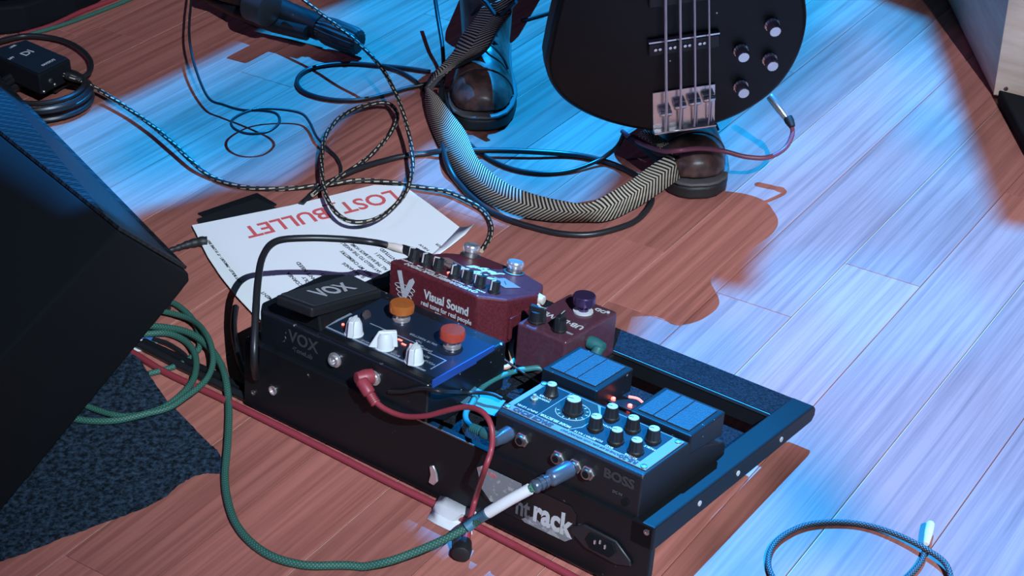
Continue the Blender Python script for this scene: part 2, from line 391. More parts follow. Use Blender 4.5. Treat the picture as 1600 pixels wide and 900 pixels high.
def gq(p, q): return C0 + av * p + bv * (sK * q) + Vector((0, 0, 0.012 + (zK + (zF - zK) * p / 0.85 - 0.012) * q))
gnn = (gq(0.5, 1) - gq(0.5, 0)).cross(av).normalized(); gnn = gnn if gnn.z > 0 else -gnn
lo = [mw(gq(p, q) + gnn * 0.001) for p, q in ((0.006, 0.02), (0.84, 0.02), (0.84, 0.98), (0.006, 0.98))]
bm = bmesh.new(); hull8(bm, lo, [p + gnn * 0.004 for p in lo]); link('grille', bm, grille_mat(av, (gq(0.3, 1) - gq(0.3, 0)).normalized()), mon, smooth=False)
for p, q in ((0.05, 0.05), (0.05, 0.4), (0.8, 0.05), (0.8, 0.4)):
    bm = bmesh.new(); c = mw(C0 + av * p + bv * q); lathe(bm, [(0.016, -0.035), (0.018, 0.001)], 14, T(c)); link('rubber_foot', bm, M['rubber'], mon)

# wooden box right
def P_(px, py, z=0): return U(px, py, z)
q0 = U(1552, 150, 0.0); q1 = q0 + Vector((0.012, 0.55, 0)); e = Vector((0.81, -0.59, 0))
wb = empty('wooden_box', q0 + Vector((0.3, 0.2, 0)), 'pale unpainted plywood box standing at the top right corner', 'box')
base = [q0, q0 + e * 0.5, q0 + e * 0.5 + Vector((0.012, 0.8, 0)), q1]
bm = bmesh.new(); hull8(bm, [p - wb.location + Vector((0, 0, 0.002)) for p in base], [p - wb.location + Vector((0, 0, 0.45)) for p in base])
link('panel_body', bm, M['ply'], wb, smooth=False, bevel=0.0015)
bm = bmesh.new(); nn = Vector((-0.59, -0.81, 0))
for (s0, s1) in ((0.0, 0.006),):
    lo = [q0 + e * 0.001 + nn * 0.004 - wb.location + Vector((0, 0, 0.003)), q0 + e * 0.49 + nn * 0.004 - wb.location + Vector((0, 0, 0.003)), q0 + e * 0.49 - wb.location + Vector((0, 0, 0.003)), q0 + e * 0.001 - wb.location + Vector((0, 0, 0.003))]
    hull8(bm, lo, [p + Vector((0, 0, 0.445)) for p in lo])
link('front_board', bm, M['ply'], wb, smooth=False, bevel=0.001)
for z in (0.02, 0.2):
    bm = bmesh.new(); lathe(bm, [(0.003, 0), (0.003, 0.002), (0, 0.0025)], 12, T(q0 - wb.location + e * 0.02 + nn * 0.004 + Vector((0, 0, z))) @ nn.to_track_quat('Z', 'Y').to_matrix().to_4x4()); link('screw', bm, M['steel'], wb)
bm = bmesh.new(); k0 = U(1557, 160); prism(bm, [(k0.x, 1.9), (k0.x + 0.5, 1.9), (k0.x + 0.5, k0.y - 0.4), (k0.x + 0.03, k0.y - 0.02), (k0.x, k0.y)], 0.0005, 0.022)  # plain low black slab over the dark floor area by the box
tag(link('black_slab', bm, M['matte'], smooth=False, bevel=0.003), 'low black slab on the floor in front of the plywood box', 'mat')

# dark case top left
bm = bmesh.new(); p = [U(-60, 62), U(45, 52), U(120, 24), U(175, -6), U(200, -60), U(-60, -60)]
fc = empty('equipment_case', p[1] + Vector((0, 0.1, 0)), 'dark case lying in shadow at the top left corner', 'case')
prism(bm, [(q.x - fc.location.x, q.y - fc.location.y) for q in p], 0.0005, 0.05); link('case_body', bm, M['matte'], fc, smooth=False, bevel=0.006)
bm = bmesh.new(); prism(bm, [((q.x - fc.location.x) * 0.97, (q.y - fc.location.y) * 0.9 + 0.01) for q in p], 0.052, 0.062); link('lid', bm, M['rubber'], fc, smooth=False, bevel=0.004)

# carpet scrap
cp = [(208, 548), (226, 580), (247, 612), (268, 640), (290, 660), (315, 688), (338, 708), (347, 722), (345, 741), (325, 740), (302, 745), (280, 758), (258, 778), (225, 795), (190, 808), (150, 822), (118, 834), (80, 848), (40, 865), (0, 878), (-120, 930), (-250, 900), (-250, 620), (60, 520)]
bm = bmesh.new()
rc = random.Random(3); pts = []
for i in range(len(cp)):
    a, b = cp[i], cp[(i + 1) % len(cp)]
    for k in range(6):
        t = k / 6; q = U(a[0] + (b[0] - a[0]) * t + rc.uniform(-1, 1), a[1] + (b[1] - a[1]) * t + rc.uniform(-0.8, 0.8)); pts.append((q.x, q.y))
prism(bm, pts, 0.0005, 0.006)
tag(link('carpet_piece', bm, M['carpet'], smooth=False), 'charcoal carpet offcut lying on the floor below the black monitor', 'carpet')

# ------------------------------------------------------------------ set list and other papers
pap = empty('set_list', U(500, 380), 'white set list sheet with red upside down title under the cables', 'paper')
pl = pap.location.copy()
edge = [(300, 352), (455, 321), (585, 289), (632, 291), (675, 322), (718, 355), (696, 378), (670, 402), (640, 440), (590, 500), (500, 520), (430, 518), (395, 490), (367, 460), (345, 432), (325, 402)]
zz = [0.0065, 0.006, 0.0055, 0.005, 0.004, 0.004, 0.004, 0.004, 0.005, 0.006, 0.0065, 0.0065, 0.0065, 0.0065, 0.0065, 0.0065]
zz = [0.006] * 16
bm = bmesh.new(); vv = [bm.verts.new(U(*p, z) - pl) for p, z in zip(edge, zz)]; bm.faces.new(vv)
bmesh.ops.triangulate(bm, faces=bm.faces)
link('sheet', bm, M['paper'], pap, smooth=False, solid=0.0004)
bm = bmesh.new()
strip = [((718, 355), 0.006, (741, 350), 0.014), ((706, 368), 0.006, (727, 366), 0.016), ((690, 384), 0.006, (706, 383), 0.012), ((672, 402), 0.006, (680, 402), 0.007)]
st = []
for a, za, b, zb in strip:
    A = U(*a, za); B = U(*b, zb); mid = (A + B) / 2 - Vector((0, 0, 0.002)); st.append([bm.verts.new(q - pl) for q in (A, mid, B)])
for r0, r1 in zip(st, st[1:]):
    for k in range(2): bm.faces.new((r0[k], r0[k + 1], r1[k + 1], r1[k]))
link('curled_corner', bm, M['paper'], pap, solid=0.0004)
def ptext(s, start, end, cap, m, zoff=0.0068, bold=0, fit=True, name='lettering', up=None):
    A = U(*start, zoff) - pl; B = U(*end, zoff) - pl; d = B - A; d.z = 0
    up = Vector((-d.y, d.x, 0)).normalized()
    o = text(s, cap / 0.69, Matrix(), m, pap, name, 'LEFT', bold)
    w = max(v.co.x for v in o.data.vertices) - min(v.co.x for v in o.data.vertices); sx = d.length / w if fit else 1
    o.matrix_local = frame(A + up * cap * 0.5, d, up) @ Matrix.Diagonal((sx, 1, 1, 1)); return o
ptext('LOST_BULLET', (612, 296), (378, 355), 0.030, M['red_ink'], 0.0066, 0.0007, name='title_lettering')
DL = (U(539, 410) - U(572, 433)).normalized()
LN = [('SLOW HANDS', (572, 433), (539, 410)), ('REST MY CHEMISTRY', (583, 430), (536, 391)), ('SAY HELLO TO THE ANGELS', (597, 425), (537, 378)), ('ALL THE RAGE BACK HOME', (607, 421), (552, 380)),
      ('OBSTACLE 1', (616, 414), (590, 395)), ('UNTITLED', (625, 409), (598, 388)), ('NO I IN THREESOME', (640, 420), (656, 383)), ("DON'T NEED", (502, 444), (468, 409)), ('HOLY', (489, 446), (477, 432)), ('CORNEA', (474, 446), (452, 425)), ('MENT', (428, 468), (412, 455)), ('EDIO', (518, 438), (506, 427))]
for s, a, b in LN:
    if s.startswith('NO I'): continue
    ptext(s, a, b, 0.0048, M['black_ink'], 0.0066, 0.00006, name='song_lettering')
ptext('NEW', (672, 391), (658, 381), 0.004, M['black_ink'], 0.0066, 0, name='song_lettering'); ptext('FOR', (692, 386), (684, 380), 0.004, M['black_ink'], 0.0066, 0, name='song_lettering')
ptext('LOST BULLET - PIMOORT - IT 15 LIVRE 2025', (378, 441), (327, 375), 0.0034, M['black_ink'], 0.0066, 0.0001, name='small_print')
# second sheet beside the monitor
sp = [(206, 551), (222, 527), (252, 530), (240, 545), (222, 549)]
o2 = empty('loose_sheet', U(225, 540), 'small white and blue corner of a sheet poking out by the monitor', 'paper')
bm = bmesh.new(); prism(bm, [tuple((U(*p) - o2.location).xy) for p in sp], 0.0006, 0.0012); link('sheet', bm, M['paper'], o2, smooth=False)
bm = bmesh.new(); prism(bm, [tuple((U(*p) - o2.location).xy) for p in ((219, 531), (221, 527), (251, 530), (247, 536))], 0.0013, 0.0016); link('blue_stripe', bm, mat('blue_ink', (0.05, 0.16, 0.45), 0.8), o2, smooth=False)

# black power supply under paper
ps = empty('power_adapter', U(370, 325), 'flat black power adapter half hidden under the top of the set list', 'adapter')
q = [U(310, 343, 0), U(318, 325, 0), U(400, 305, 0), U(440, 325, 0), U(470, 365, 0), U(345, 388, 0)]
bm = bmesh.new(); prism(bm, [tuple((p - ps.location).xy) for p in [U(308, 346), U(402, 314), U(436, 330), U(380, 380), U(330, 390)]], 0.0005, 0.0045); link('housing', bm, M['black'], ps, smooth=False, bevel=0.001)
bm = bmesh.new(); prism(bm, [tuple((p - ps.location).xy) for p in [U(309, 336), U(402, 304), U(433, 322), U(330, 346)]], 0.0005, 0.0035); link('lid', bm, M['matte'], ps, smooth=False, bevel=0.001)
pts = [U(324, 377, 0.008), U(310, 378, 0.008), U(290, 383, 0.006), U(276, 388, 0.005), U(262, 392, 0.005)]
bm = bmesh.new(); tube(bm, floorify(cr([p - ps.location for p in pts], 6), 0.0035), 0.004, 12, lambda l, L: 0.0065 - 0.004 * (l / L) + (0.0008 if int(l / 0.005) % 2 else 0)); link('cable_plug', bm, M['rubber'], ps)

# ------------------------------------------------------------------ DI box on coiled cable (top left)
coil = empty('coiled_cable', U(80, 165), 'thick black coil of cable on the floor under the small box', 'cable')
bm = bmesh.new(); tp = []
cc = U(72, 165, 0)
for k in range(0, 190):
    a = k * 0.19; lay = k * 0.19 / (2 * math.pi); rad = 0.062 + 0.006 * math.sin(a * 0.37); tp.append(cc - coil.location + Vector((math.cos(a) * rad * 1.05, math.sin(a) * rad * 1.0, 0.005 + 0.0085 * lay * 0.62)))
tube(bm, tp, 0.0042, 8); link('cable_turns', bm, M['cablek'], coil)
zt = 0.058
dtop = [(-18, 92, zt), (60, 118, zt), (110, 92, zt), (42, 64, zt)]
di = [U(-22, 80, zt), U(60, 117, zt), U(110, 92, zt), U(40, 62, zt)]
db = empty('direct_box', U(60, 110, 0.03), 'small black metal box with pale lettering on top of the cable coil', 'box')
bm = bmesh.new(); hull8(bm, [p - db.location + Vector((0, 0, -0.034)) for p in di], [p - db.location for p in di]); link('case', bm, M['matte'], db, smooth=False, bevel=0.003)
bm = bmesh.new(); cen = sum(di, Vector()) / 4; tpl = [cen + (p - cen) * 0.94 for p in di]
hull8(bm, [p - db.location + Vector((0, 0, 0.0002)) for p in tpl], [p - db.location + Vector((0, 0, 0.0012)) for p in tpl]); link('top_label', bm, mat('label_blue', (0.010, 0.02, 0.035), 0.4), db, smooth=False)
xd = (di[2] - di[1]).normalized(); yd = (di[0] - di[1]).normalized()
for s, px, sz in (('DI', (43, 84), 0.020), ('OUTPUT', (76, 99), 0.007), ('LIFT', (18, 92), 0.006), ('LINK', (20, 74), 0.006)):
    text(s, sz, frame(U(*px, zt) - db.location + Vector((0, 0, 0.0016)), xd, yd), M['white'], db, bold=0.0003)
fn = xd.cross(Vector((0, 0, 1))).normalized(); fn = fn if fn.y < 0 else -fn
fq = fn.to_track_quat('Z', 'Y').to_matrix().to_4x4()
for px, r in (((78, 126, 0.045), 0.004), ((85, 132, 0.04), 0.003), ((68, 143, 0.033), 0.0025)):
    bm = bmesh.new(); lathe(bm, [(r, -0.004), (r, 0.002), (r * 0.6, 0.003), (0, 0.003)], 14, T(UPL(px[0], px[1], di[1] + Vector((0, 0, -0.01)), fn) - db.location) @ fq); link('socket', bm, M['steel'], db)

bm = bmesh.new()
o = cable('braided_cable', [(100, 117, 0.040), (118, 123, 0.038), (150, 138, 0.020), (190, 163, 0.014), (232, 192, 0.013), (268, 222, 0.013), (300, 253, 0.010), (330, 276), (368, 290), (410, 295), (460, 294), (510, 288, 0.008), (560, 282, 0.006), (610, 285, 0.006), (660, 293, 0.006), (700, 300, 0.006), (735, 316, 0.006), (757, 332), (767, 352), (765, 372), (752, 392)], 0.0033, M['braid'], 'long black and gold braided cable from the small box past the set list')
def plug(parent, a, b, r, m, name='plug', seg=16, rings=0):
    bm = bmesh.new(); d = (b - a); L_ = d.length; Q = T(a) @ d.to_track_quat('Z', 'Y').to_matrix().to_4x4()
    pr = [(r * 0.55, 0), (r * 0.72, L_ * 0.02)]
    for k in range(rings): z = L_ * (0.05 + 0.35 * k / rings); pr += [(r * 0.8, z), (r * 0.8, z + L_ * 0.17 / rings), (r * 0.66, z + L_ * 0.18 / rings), (r * 0.66, z + L_ * 0.34 / rings)]
    pr += [(r * 0.95, L_ * 0.45), (r, L_ * 0.5), (r, L_ * 0.95), (r * 0.85, L_)]
    lathe(bm, pr, seg, Q); return link(name, bm, m, parent)
plug(o, U(128, 126, 0.034), U(103, 117, 0.040), 0.0065, M['rubber'], 'cable_plug')
cable('looped_cable_behind_box', [(0, 64, 0.012), (40, 56, 0.010), (85, 60, 0.010), (118, 72, 0.012), (140, 92, 0.014), (140, 112, 0.014), (122, 124, 0.012), (100, 132, 0.010), (85, 142, 0.008)], 0.0042, M['cablek'], 'black cable curving behind the small black box', n=8).name = 'looped_cable'
cable('green_cable', [(-30, 76, 0.004), (0, 66), (22, 60), (60, 50), (100, 38), (150, 20), (200, 0), (240, -18)], 0.0036, M['green'], 'straight green cable crossing the top left corner')
bm = bmesh.new()
tag(link('red_cable', (lambda b: (tube(b, floorify(cr(PX([(30, 55), (80, 40), (130, 17), (185, -4), (220, -22)]), 6), 0.003), 0.0042, 10), b)[1])(bm), M['redcable']), 'red cable beside the green cable at the top left', 'cable')

# thin black looping cable
cable('thin_black_cable', [(303, -30, 0.05), (297, 20, 0.045), (296, 60, 0.04), (305, 105, 0.03), (325, 152, 0.018), (350, 164, 0.018), (378, 172, 0.02), (410, 173, 0.03), (432, 178, 0.035), (436, 192, 0.033), (418, 206, 0.032), (388, 209, 0.031), (366, 201, 0.030), (362, 189, 0.028), (380, 177, 0.026), (405, 170, 0.024), (440, 171, 0.020), (470, 177, 0.016), (483, 190, 0.012), (495, 214, 0.01), (512, 232, 0.008), (526, 246, 0.006), (533, 264), (530, 288)], 0.0021, M['cablek'], 'thin black cable making a small loop left of the big braided loop')
# black-gold braided big loop
cable('braided_loop_cable', [(455, -20, 0.10), (475, 0, 0.09), (510, 28, 0.08), (545, 55, 0.075), (575, 82, 0.065), (600, 112, 0.055), (620, 150, 0.045), (634, 190, 0.035), (643, 232, 0.028), (644, 266, 0.022), (634, 300, 0.020), (612, 326, 0.022), (585, 343, 0.026), (555, 347, 0.028), (530, 337, 0.026), (512, 312, 0.024), (504, 280, 0.022), (503, 245, 0.022), (508, 214, 0.022), (527, 187, 0.022), (555, 170, 0.020), (590, 161, 0.018), (612, 165, 0.016), (621, 182, 0.014), (612, 205, 0.012), (590, 232, 0.010), (562, 256, 0.009), (530, 276, 0.010), (505, 292, 0.013), (488, 305, 0.011)], 0.0031, M['braid'], 'black and gold braided cable making a big loop over the set list', n=10)
# black loop upper middle
cable('black_loop_cable', [(676, -30, 0.08), (683, 20, 0.06), (691, 70, 0.035), (693, 110, 0.02), (690, 130, 0.012), (672, 130, 0.008), (640, 137), (600, 148), (560, 156), (515, 155), (478, 145), (464, 130), (472, 114), (500, 103), (545, 99), (590, 102), (640, 107), (672, 112)], 0.0033, M['cablek'], 'black cable making an oval loop below the stand foot')
cable('short_black_cable', [(600, 103), (628, 113), (650, 127), (662, 140)], 0.0027, M['cablek'], 'short black cable inside the end of the oval loop')
# thick cable from the left through the blue light under the strap
cable('thick_black_cable', [(470, 320, 0.006), (492, 300), (515, 285), (560, 263, 0.009), (610, 249), (660, 241), (694, 236, 0.01), (760, 235, 0.01), (830, 237, 0.009), (900, 243), (960, 258), (1000, 280), (1018, 308), (1010, 330), (985, 350), (930, 366), (880, 366), (830, 355), (780, 338), (745, 315, 0.006), (715, 285), (697, 250, 0.014), (690, 210), (688, 175, 0.02), (690, 140, 0.03)], 0.0042, M['cablek'], 'thick black cable sweeping in a wide curve under the patterned strap', n=10)
cable('thin_blue_lit_cable', [(690, 130, 0.03), (700, 165, 0.02), (715, 200, 0.012), (745, 235), (790, 260), (840, 270), (890, 267), (940, 248, 0.01), (965, 228, 0.03), (975, 208, 0.05)], 0.003, M['cablek'], 'black cable running from the strap to the underside of the bass').name = 'long_black_cable'
cable('wall_side_cable', [(815, 32), (850, 22), (885, 10), (930, -12)], 0.0026, M['cablek'], 'short black cable behind the left side of the bass').name = 'rear_black_cable'

# ------------------------------------------------------------------ stand leg upper left
leg = empty('stand_leg', U(470, 60), 'black metal stand leg with a ribbed rubber foot at the top', 'stand')
a = U(562, 68, 0.030); b = U(452, 24, 0.045); c = U(330, -32, 0.075)
ll = leg.location
bm = bmesh.new(); tube(bm, [c - ll, (b + c) / 2 - ll, b - ll, a - ll + (b - a) * 0.55], 0.02, 20, lambda l, L: 0.028 if l < L * 0.3 else 0.021); link('tube', bm, M['painted'], leg)
bm = bmesh.new(); d = (a - b).normalized(); s0 = a - d * 0.070
pr = [(0.017, -0.03), (0.0185, 0.0), (0.021, 0.002), (0.023, 0.012), (0.023, 0.055), (0.021, 0.066), (0.015, 0.070), (0, 0.070)]
lathe(bm, pr, 40, T(s0 - ll) @ d.to_track_quat('Z', 'Y').to_matrix().to_4x4(), ribs=1, ribd=0.0016); link('rubber_foot', bm, M['rubber'], leg, angle=20)
bm = bmesh.new(); tube(bm, [U(322, -8, 0.03) - ll, U(380, 22, 0.035) - ll, U(430, 40, 0.035) - ll, U(480, 52, 0.035) - ll], 0.012, 14); link('brace', bm, M['painted'], leg)
bm = bmesh.new(); Q = T(U(408, 8, 0.075) - ll) @ d.to_track_quat('Z', 'Y').to_matrix().to_4x4(); lathe(bm, [(0.024, -0.02), (0.030, -0.018), (0.030, 0.018), (0.024, 0.02)], 20, Q); link('collar', bm, M['black'], leg)

# ------------------------------------------------------------------ person: boots and trousers
per = empty('person', Vector((0.12, 2.55, 0)), 'person in worn leather lace-up boots behind the bass', 'person')
def boot(toe, yaw, label):
    g = bpy.data.objects.new('boot', None); C.objects.link(g); g.parent = per
    MW = T(toe) @ RZ(yaw); g.matrix_local = T(-per.location) @ MW
    g['label'] = label
    # outline of sole, y from 0 (toe) to 0.295 (heel)
    yy = [0.0, 0.006, 0.02, 0.045, 0.08, 0.12, 0.17, 0.22, 0.26, 0.285, 0.295]
    hw = [0.012, 0.026, 0.039, 0.047, 0.051, 0.048, 0.040, 0.037, 0.036, 0.028, 0.010]
    out = [(h, y) for y, h in zip(yy, hw)] + [(-h, y) for y, h in reversed(list(zip(yy, hw)))]
    bm = bmesh.new(); prism(bm, out, 0.001, 0.020); s = link('sole', bm, M['sole'], g, bevel=0.004, seg=3)
    bm = bmesh.new(); prism(bm, [(x * 1.03, y * 1.01 - 0.001) for x, y in out], 0.0205, 0.0255); link('welt', bm, M['welt'], g, bevel=0.003, seg=3)
    bm = bmesh.new()
    def ring(cx, cy, cz, rx, ry, ang, n=20, flat=0.0):
        vs_ = []
        for k in range(n):
            a = 2 * math.pi * k / n; x = math.cos(a); z = math.sin(a)
            if z < 0: z *= flat
            vs_.append(bm.verts.new((cx + x * rx, cy - z * ry * math.sin(ang), cz + z * ry * math.cos(ang))))
        return vs_
    # foot: vertical rings
    sec = [(0.010, 0.012, 0.012), (0.014, 0.026, 0.022), (0.026, 0.037, 0.034), (0.045, 0.044, 0.043), (0.075, 0.047, 0.049), (0.105, 0.045, 0.058), (0.135, 0.041, 0.074), (0.165, 0.037, 0.092), (0.19, 0.036, 0.105), (0.22, 0.036, 0.105), (0.25, 0.035, 0.098), (0.272, 0.031, 0.090), (0.286, 0.020, 0.070)]
    rr = [ring(0, y, 0.028, h, z, 0) for y, h, z in sec]
    for A, B in zip(rr, rr[1:]):
        for k in range(20): bm.faces.new((A[k], A[(k + 1) % 20], B[(k + 1) % 20], B[k]))
    bm.faces.new(rr[0]); bm.faces.new(rr[-1][::-1])
    # shaft
    sh = [(0.205, 0.06, 0.037, 0.075), (0.215, 0.10, 0.040, 0.068), (0.220, 0.14, 0.043, 0.064), (0.222, 0.18, 0.047, 0.062), (0.224, 0.22, 0.050, 0.062), (0.226, 0.26, 0.051, 0.062)]
    rr = [[bm.verts.new((math.cos(2 * math.pi * k / 20) * rx, y + math.sin(2 * math.pi * k / 20) * ry, z)) for k in range(20)] for y, z, rx, ry in sh]
    for A, B in zip(rr, rr[1:]):
        for k in range(20): bm.faces.new((A[k], A[(k + 1) % 20], B[(k + 1) % 20], B[k]))
    bm.faces.new(rr[0][::-1]); bm.faces.new(rr[-1])
    u = link('upper', bm, M['leather'], g)
    rm = u.modifiers.new('remesh', 'REMESH'); rm.mode = 'VOXEL'; rm.voxel_size = 0.0035; rm.use_smooth_shade = True
    sm = u.modifiers.new('smooth', 'SMOOTH'); sm.iterations = 6; sm.factor = 0.6
    # toe cap seam
    bm = bmesh.new(); tube(bm, [Vector((math.cos(a) * 0.0462, 0.072 - 0.012 * math.sin(a), 0.028 + math.sin(a) * 0.0475)) for a in [math.pi * k / 16 for k in range(17)]], 0.0014, 8); link('toe_cap_seam', bm, M['leather'], g)
    for k in range(4):
        bm = bmesh.new(); y = 0.118 + 0.017 * k; z = 0.096 + 0.0165 * k
        tube(bm, cr([Vector((-0.020, y + 0.006, z - 0.012)), Vector((-0.010, y, z)), Vector((0.010, y - 0.002, z + 0.001)), Vector((0.021, y + 0.005, z - 0.012))], 5), 0.0019, 8); link('lace', bm, M['rubber'], g)
    bm = bmesh.new(); tube(bm, cr([Vector((0.0, 0.112, 0.096)), Vector((0.014, 0.098, 0.094)), Vector((0.030, 0.092, 0.078)), Vector((0.038, 0.086, 0.062))], 6), 0.0018, 8); link('lace', bm, M['rubber'], g)
    return g
tl = U(750, 207); tl.z = 0; tr = U(1092, 313); tr.z = 0
boot(tl, -2, 'worn leather boot lit blue beside the strap')
boot(tr, 4, 'brown leather boot toe under the bass')
# trousers as one skinned surface, hips to ankles
me = bpy.data.meshes.new('trousers')
hip = Vector((0.16, 3.28, 0.58))
J = [hip, hip + Vector((-0.10, -0.02, -0.02)), Vector((0.10, 3.00, 0.50)), Vector((0.0, 2.68, 0.27)), hip + Vector((0.10, -0.02, -0.02)), Vector((0.34, 2.86, 0.54)), Vector((0.325, 2.44, 0.24)), hip + Vector((0, 0.06, 0.22))]
me.from_pydata([j - per.location for j in J], [(0, 1), (1, 2), (2, 3), (0, 4), (4, 5), (5, 6), (0, 7)], [])
tr_o = bpy.data.objects.new('trousers', me); C.objects.link(tr_o); tr_o.parent = per; me.materials.append(M['jeans'])
sk = tr_o.modifiers.new('skin', 'SKIN')
for v, r in zip(me.skin_vertices[0].data, (0.13, 0.095, 0.068, 0.058, 0.095, 0.068, 0.058, 0.13)): v.radius = (r, r)
me.skin_vertices[0].data[0].use_root = True
ss = tr_o.modifiers.new('sub', 'SUBSURF'); ss.levels = 2; ss.render_levels = 2

st_ = empty('drum_stool', (0.16, 3.30, 0), 'round black stool behind the player', 'stool')
for nm, pr_ in (('seat', [(0, 0.37), (0.17, 0.37), (0.18, 0.39), (0.17, 0.43), (0, 0.435)]), ('post', [(0.02, 0.02), (0.02, 0.369)]), ('base', [(0, 0), (0.2, 0.0), (0.2, 0.012), (0.03, 0.03), (0, 0.03)])):
    bm = bmesh.new(); lathe(bm, pr_, 28); link(nm, bm, M['black'], st_)

# ------------------------------------------------------------------ bass guitar
G0 = U(1060, 205, 0.092); yg = R(9)
gx = Vector((math.cos(yg), math.sin(yg), 0)); lean = R(10)
gup = (Matrix.Rotation(-lean, 3, gx) @ Vector((0, 0, 1)))
if gup.y > 0: gup = (Matrix.Rotation(lean, 3, gx) @ Vector((0, 0, 1)))
gn = gx.cross(gup)   # towards the camera
if gn.y > 0: gn = -gn
MG = frame(G0, gx, gup)
if MG.col[2].xyz.dot(gn) < 0: print('frame flip')
bass = empty('bass_guitar', MG, 'black four string bass with chrome bridge standing on the boot', 'guitar')
IG = MG.inverted()
def UG(px, py, off=0.0):
    q = IG @ UPL(px, py, G0 + gn * off, gn); return q
out = [(853, 95), (857, 122), (868, 143), (885, 161), (910, 177), (940, 190), (975, 200), (1010, 206), (1050, 208), (1090, 204), (1130, 192), (1165, 176), (1200, 153), (1228, 124), (1248, 90), (1259, 55), (1262, 22), (1256, -15), (1240, -55), (1218, -100), (1205, -150), (1212, -205), (1232, -255), (1240, -300), (1222, -345), (1190, -352), (1165, -320), (1130, -300), (1010, -300), (985, -350), (955, -430), (920, -450), (895, -420), (890, -350), (905, -270), (922, -200), (920, -140), (902, -80), (880, -20), (864, 40)]
op = cr([(*UG(*p).xy, 0) for p in out + [out[0]]], 4)[:-1]
bm = bmesh.new(); prism(bm, [(p.x, p.y) for p in op], -0.038, 0.0)
bd = link('body', bm, M['bass'], bass, bevel=0.007, seg=4, angle=60)
def gpart(name, m, fn, **k):
    bm = bmesh.new(); fn(bm); return link(name, bm, m, bass, **k)
# bridge
b0, b1, b2, b3 = UG(1018, 144), UG(1115, 130), UG(1118, 190), UG(1021, 202)
ctr = (b0 + b1 + b2 + b3) / 4; bw = ((b1 - b0).length + (b2 - b3).length) / 2; bh = ((b0 - b3).length + (b1 - b2).length) / 2
ba = math.atan2((b1 - b0).y, (b1 - b0).x); MBR = T(ctr) @ Matrix.Rotation(ba, 4, 'Z')
br = empty('bridge', Matrix()); br.parent = bass; br.matrix_local = MBR
bm = bmesh.new(); box(bm, -bw / 2, bw / 2, -bh / 2, bh / 2, 0.0002, 0.0025); box(bm, -bw / 2, bw / 2, -bh / 2, -bh / 2 + 0.003, 0.0025, 0.012); link('bridge_plate', bm, M['chrome'], br, bevel=0.0006)
sxs = [((1036 + 22.7 * i) - 1067) / 98.0 * bw for i in range(4)]
for i, x in enumerate(sxs):
    yb = bh * (0.02 + 0.1 * (i > 0) + 0.04 * i)
    bm = bmesh.new(); box(bm, x - 0.0078, x + 0.0078, yb - 0.006, yb + 0.006, 0.003, 0.0095); lathe(bm, [(0.0035, -0.0085), (0.005, -0.006), (0.005, 0.006), (0.0035, 0.0085)], 12, T((x, yb, 0.0095)) @ RY(90)); link('saddle', bm, M['chrome'], br, bevel=0.0005)
    bm = bmesh.new(); tube(bm, [Vector((x + 0.004, yb, 0.006)), Vector((x + 0.004, -bh / 2 - 0.001, 0.006))], 0.0016, 8); link('screw', bm, M['steel'], br)
# strings
nx0, nx1 = UG(1037, -200, 0.012), UG(1104, -200, 0.012)
for i in range(4):
    a = MBR @ Vector((sxs[i], -bh / 2 + 0.002, 0.009)); s = MBR @ Vector((sxs[i], bh * (0.02 + 0.1 * (i > 0) + 0.04 * i), 0.0155))
    tp_ = UG((1037, 1060, 1082, 1104)[i], -420, 0.016)
    gpart('string', M['string'], lambda b: tube(b, [a, s, tp_, tp_ + (tp_ - s).normalized() * 0.22], (0.0019, 0.0017, 0.0015, 0.0012)[i], 8))
# pickups
def pickup(pc, wd, ht, poles):
    p0 = UG(*pc[0]); p1 = UG(*pc[1]); c_ = (p0 + p1) / 2; an = math.atan2((p1 - p0).y, (p1 - p0).x); Mk = T(c_) @ Matrix.Rotation(an, 4, 'Z')
    g = empty('pickup', Matrix()); g.parent = bass; g.matrix_local = Mk
    bm = bmesh.new(); L_ = (p1 - p0).length; box(bm, -L_ / 2, L_ / 2, -ht, 0, 0.0003, 0.007); link('pickup_cover', bm, M['black'], g, bevel=0.0015)
    if poles == 'bar':
        bm = bmesh.new(); box(bm, -L_ / 2, L_ / 2, 0.0001, 0.003, 0.0003, 0.0072); link('edge_strip', bm, M['chrome'], g, bevel=0.0004)
    for k in range(4):
        for dx in (-0.003, 0.003):
            bm = bmesh.new(); lathe(bm, [(0.0022, 0.0071), (0.0022, 0.0085), (0, 0.0087)], 10, T(((k - 1.5) * 0.0195 + dx - 0.006, -0.0095, 0))); link('pole_piece', bm, M['chrome'], g)
pickup(((1012, 65), (1123, 49)), 0.1, 0.020, 'bar')
pickup(((1012, -22), (1123, -38)), 0.1, 0.030, '')
# knobs
for px, py in ((1206, 38), (1157, 78), (1202, 92), (1157, 134)):
    p = UG(px, py)
    g = empty('control_knob', Matrix()); g.parent = bass; g.matrix_local = T(p)
    bm = bmesh.new(); lathe(bm, [(0.0105, 0.0003), (0.0105, 0.002), (0.0085, 0.003), (0.0085, 0.016), (0.0075, 0.018), (0, 0.018)], 28, None, ribs=1, ribd=0.0008); link('knob_body', bm, M['chrome'], g, angle=25)
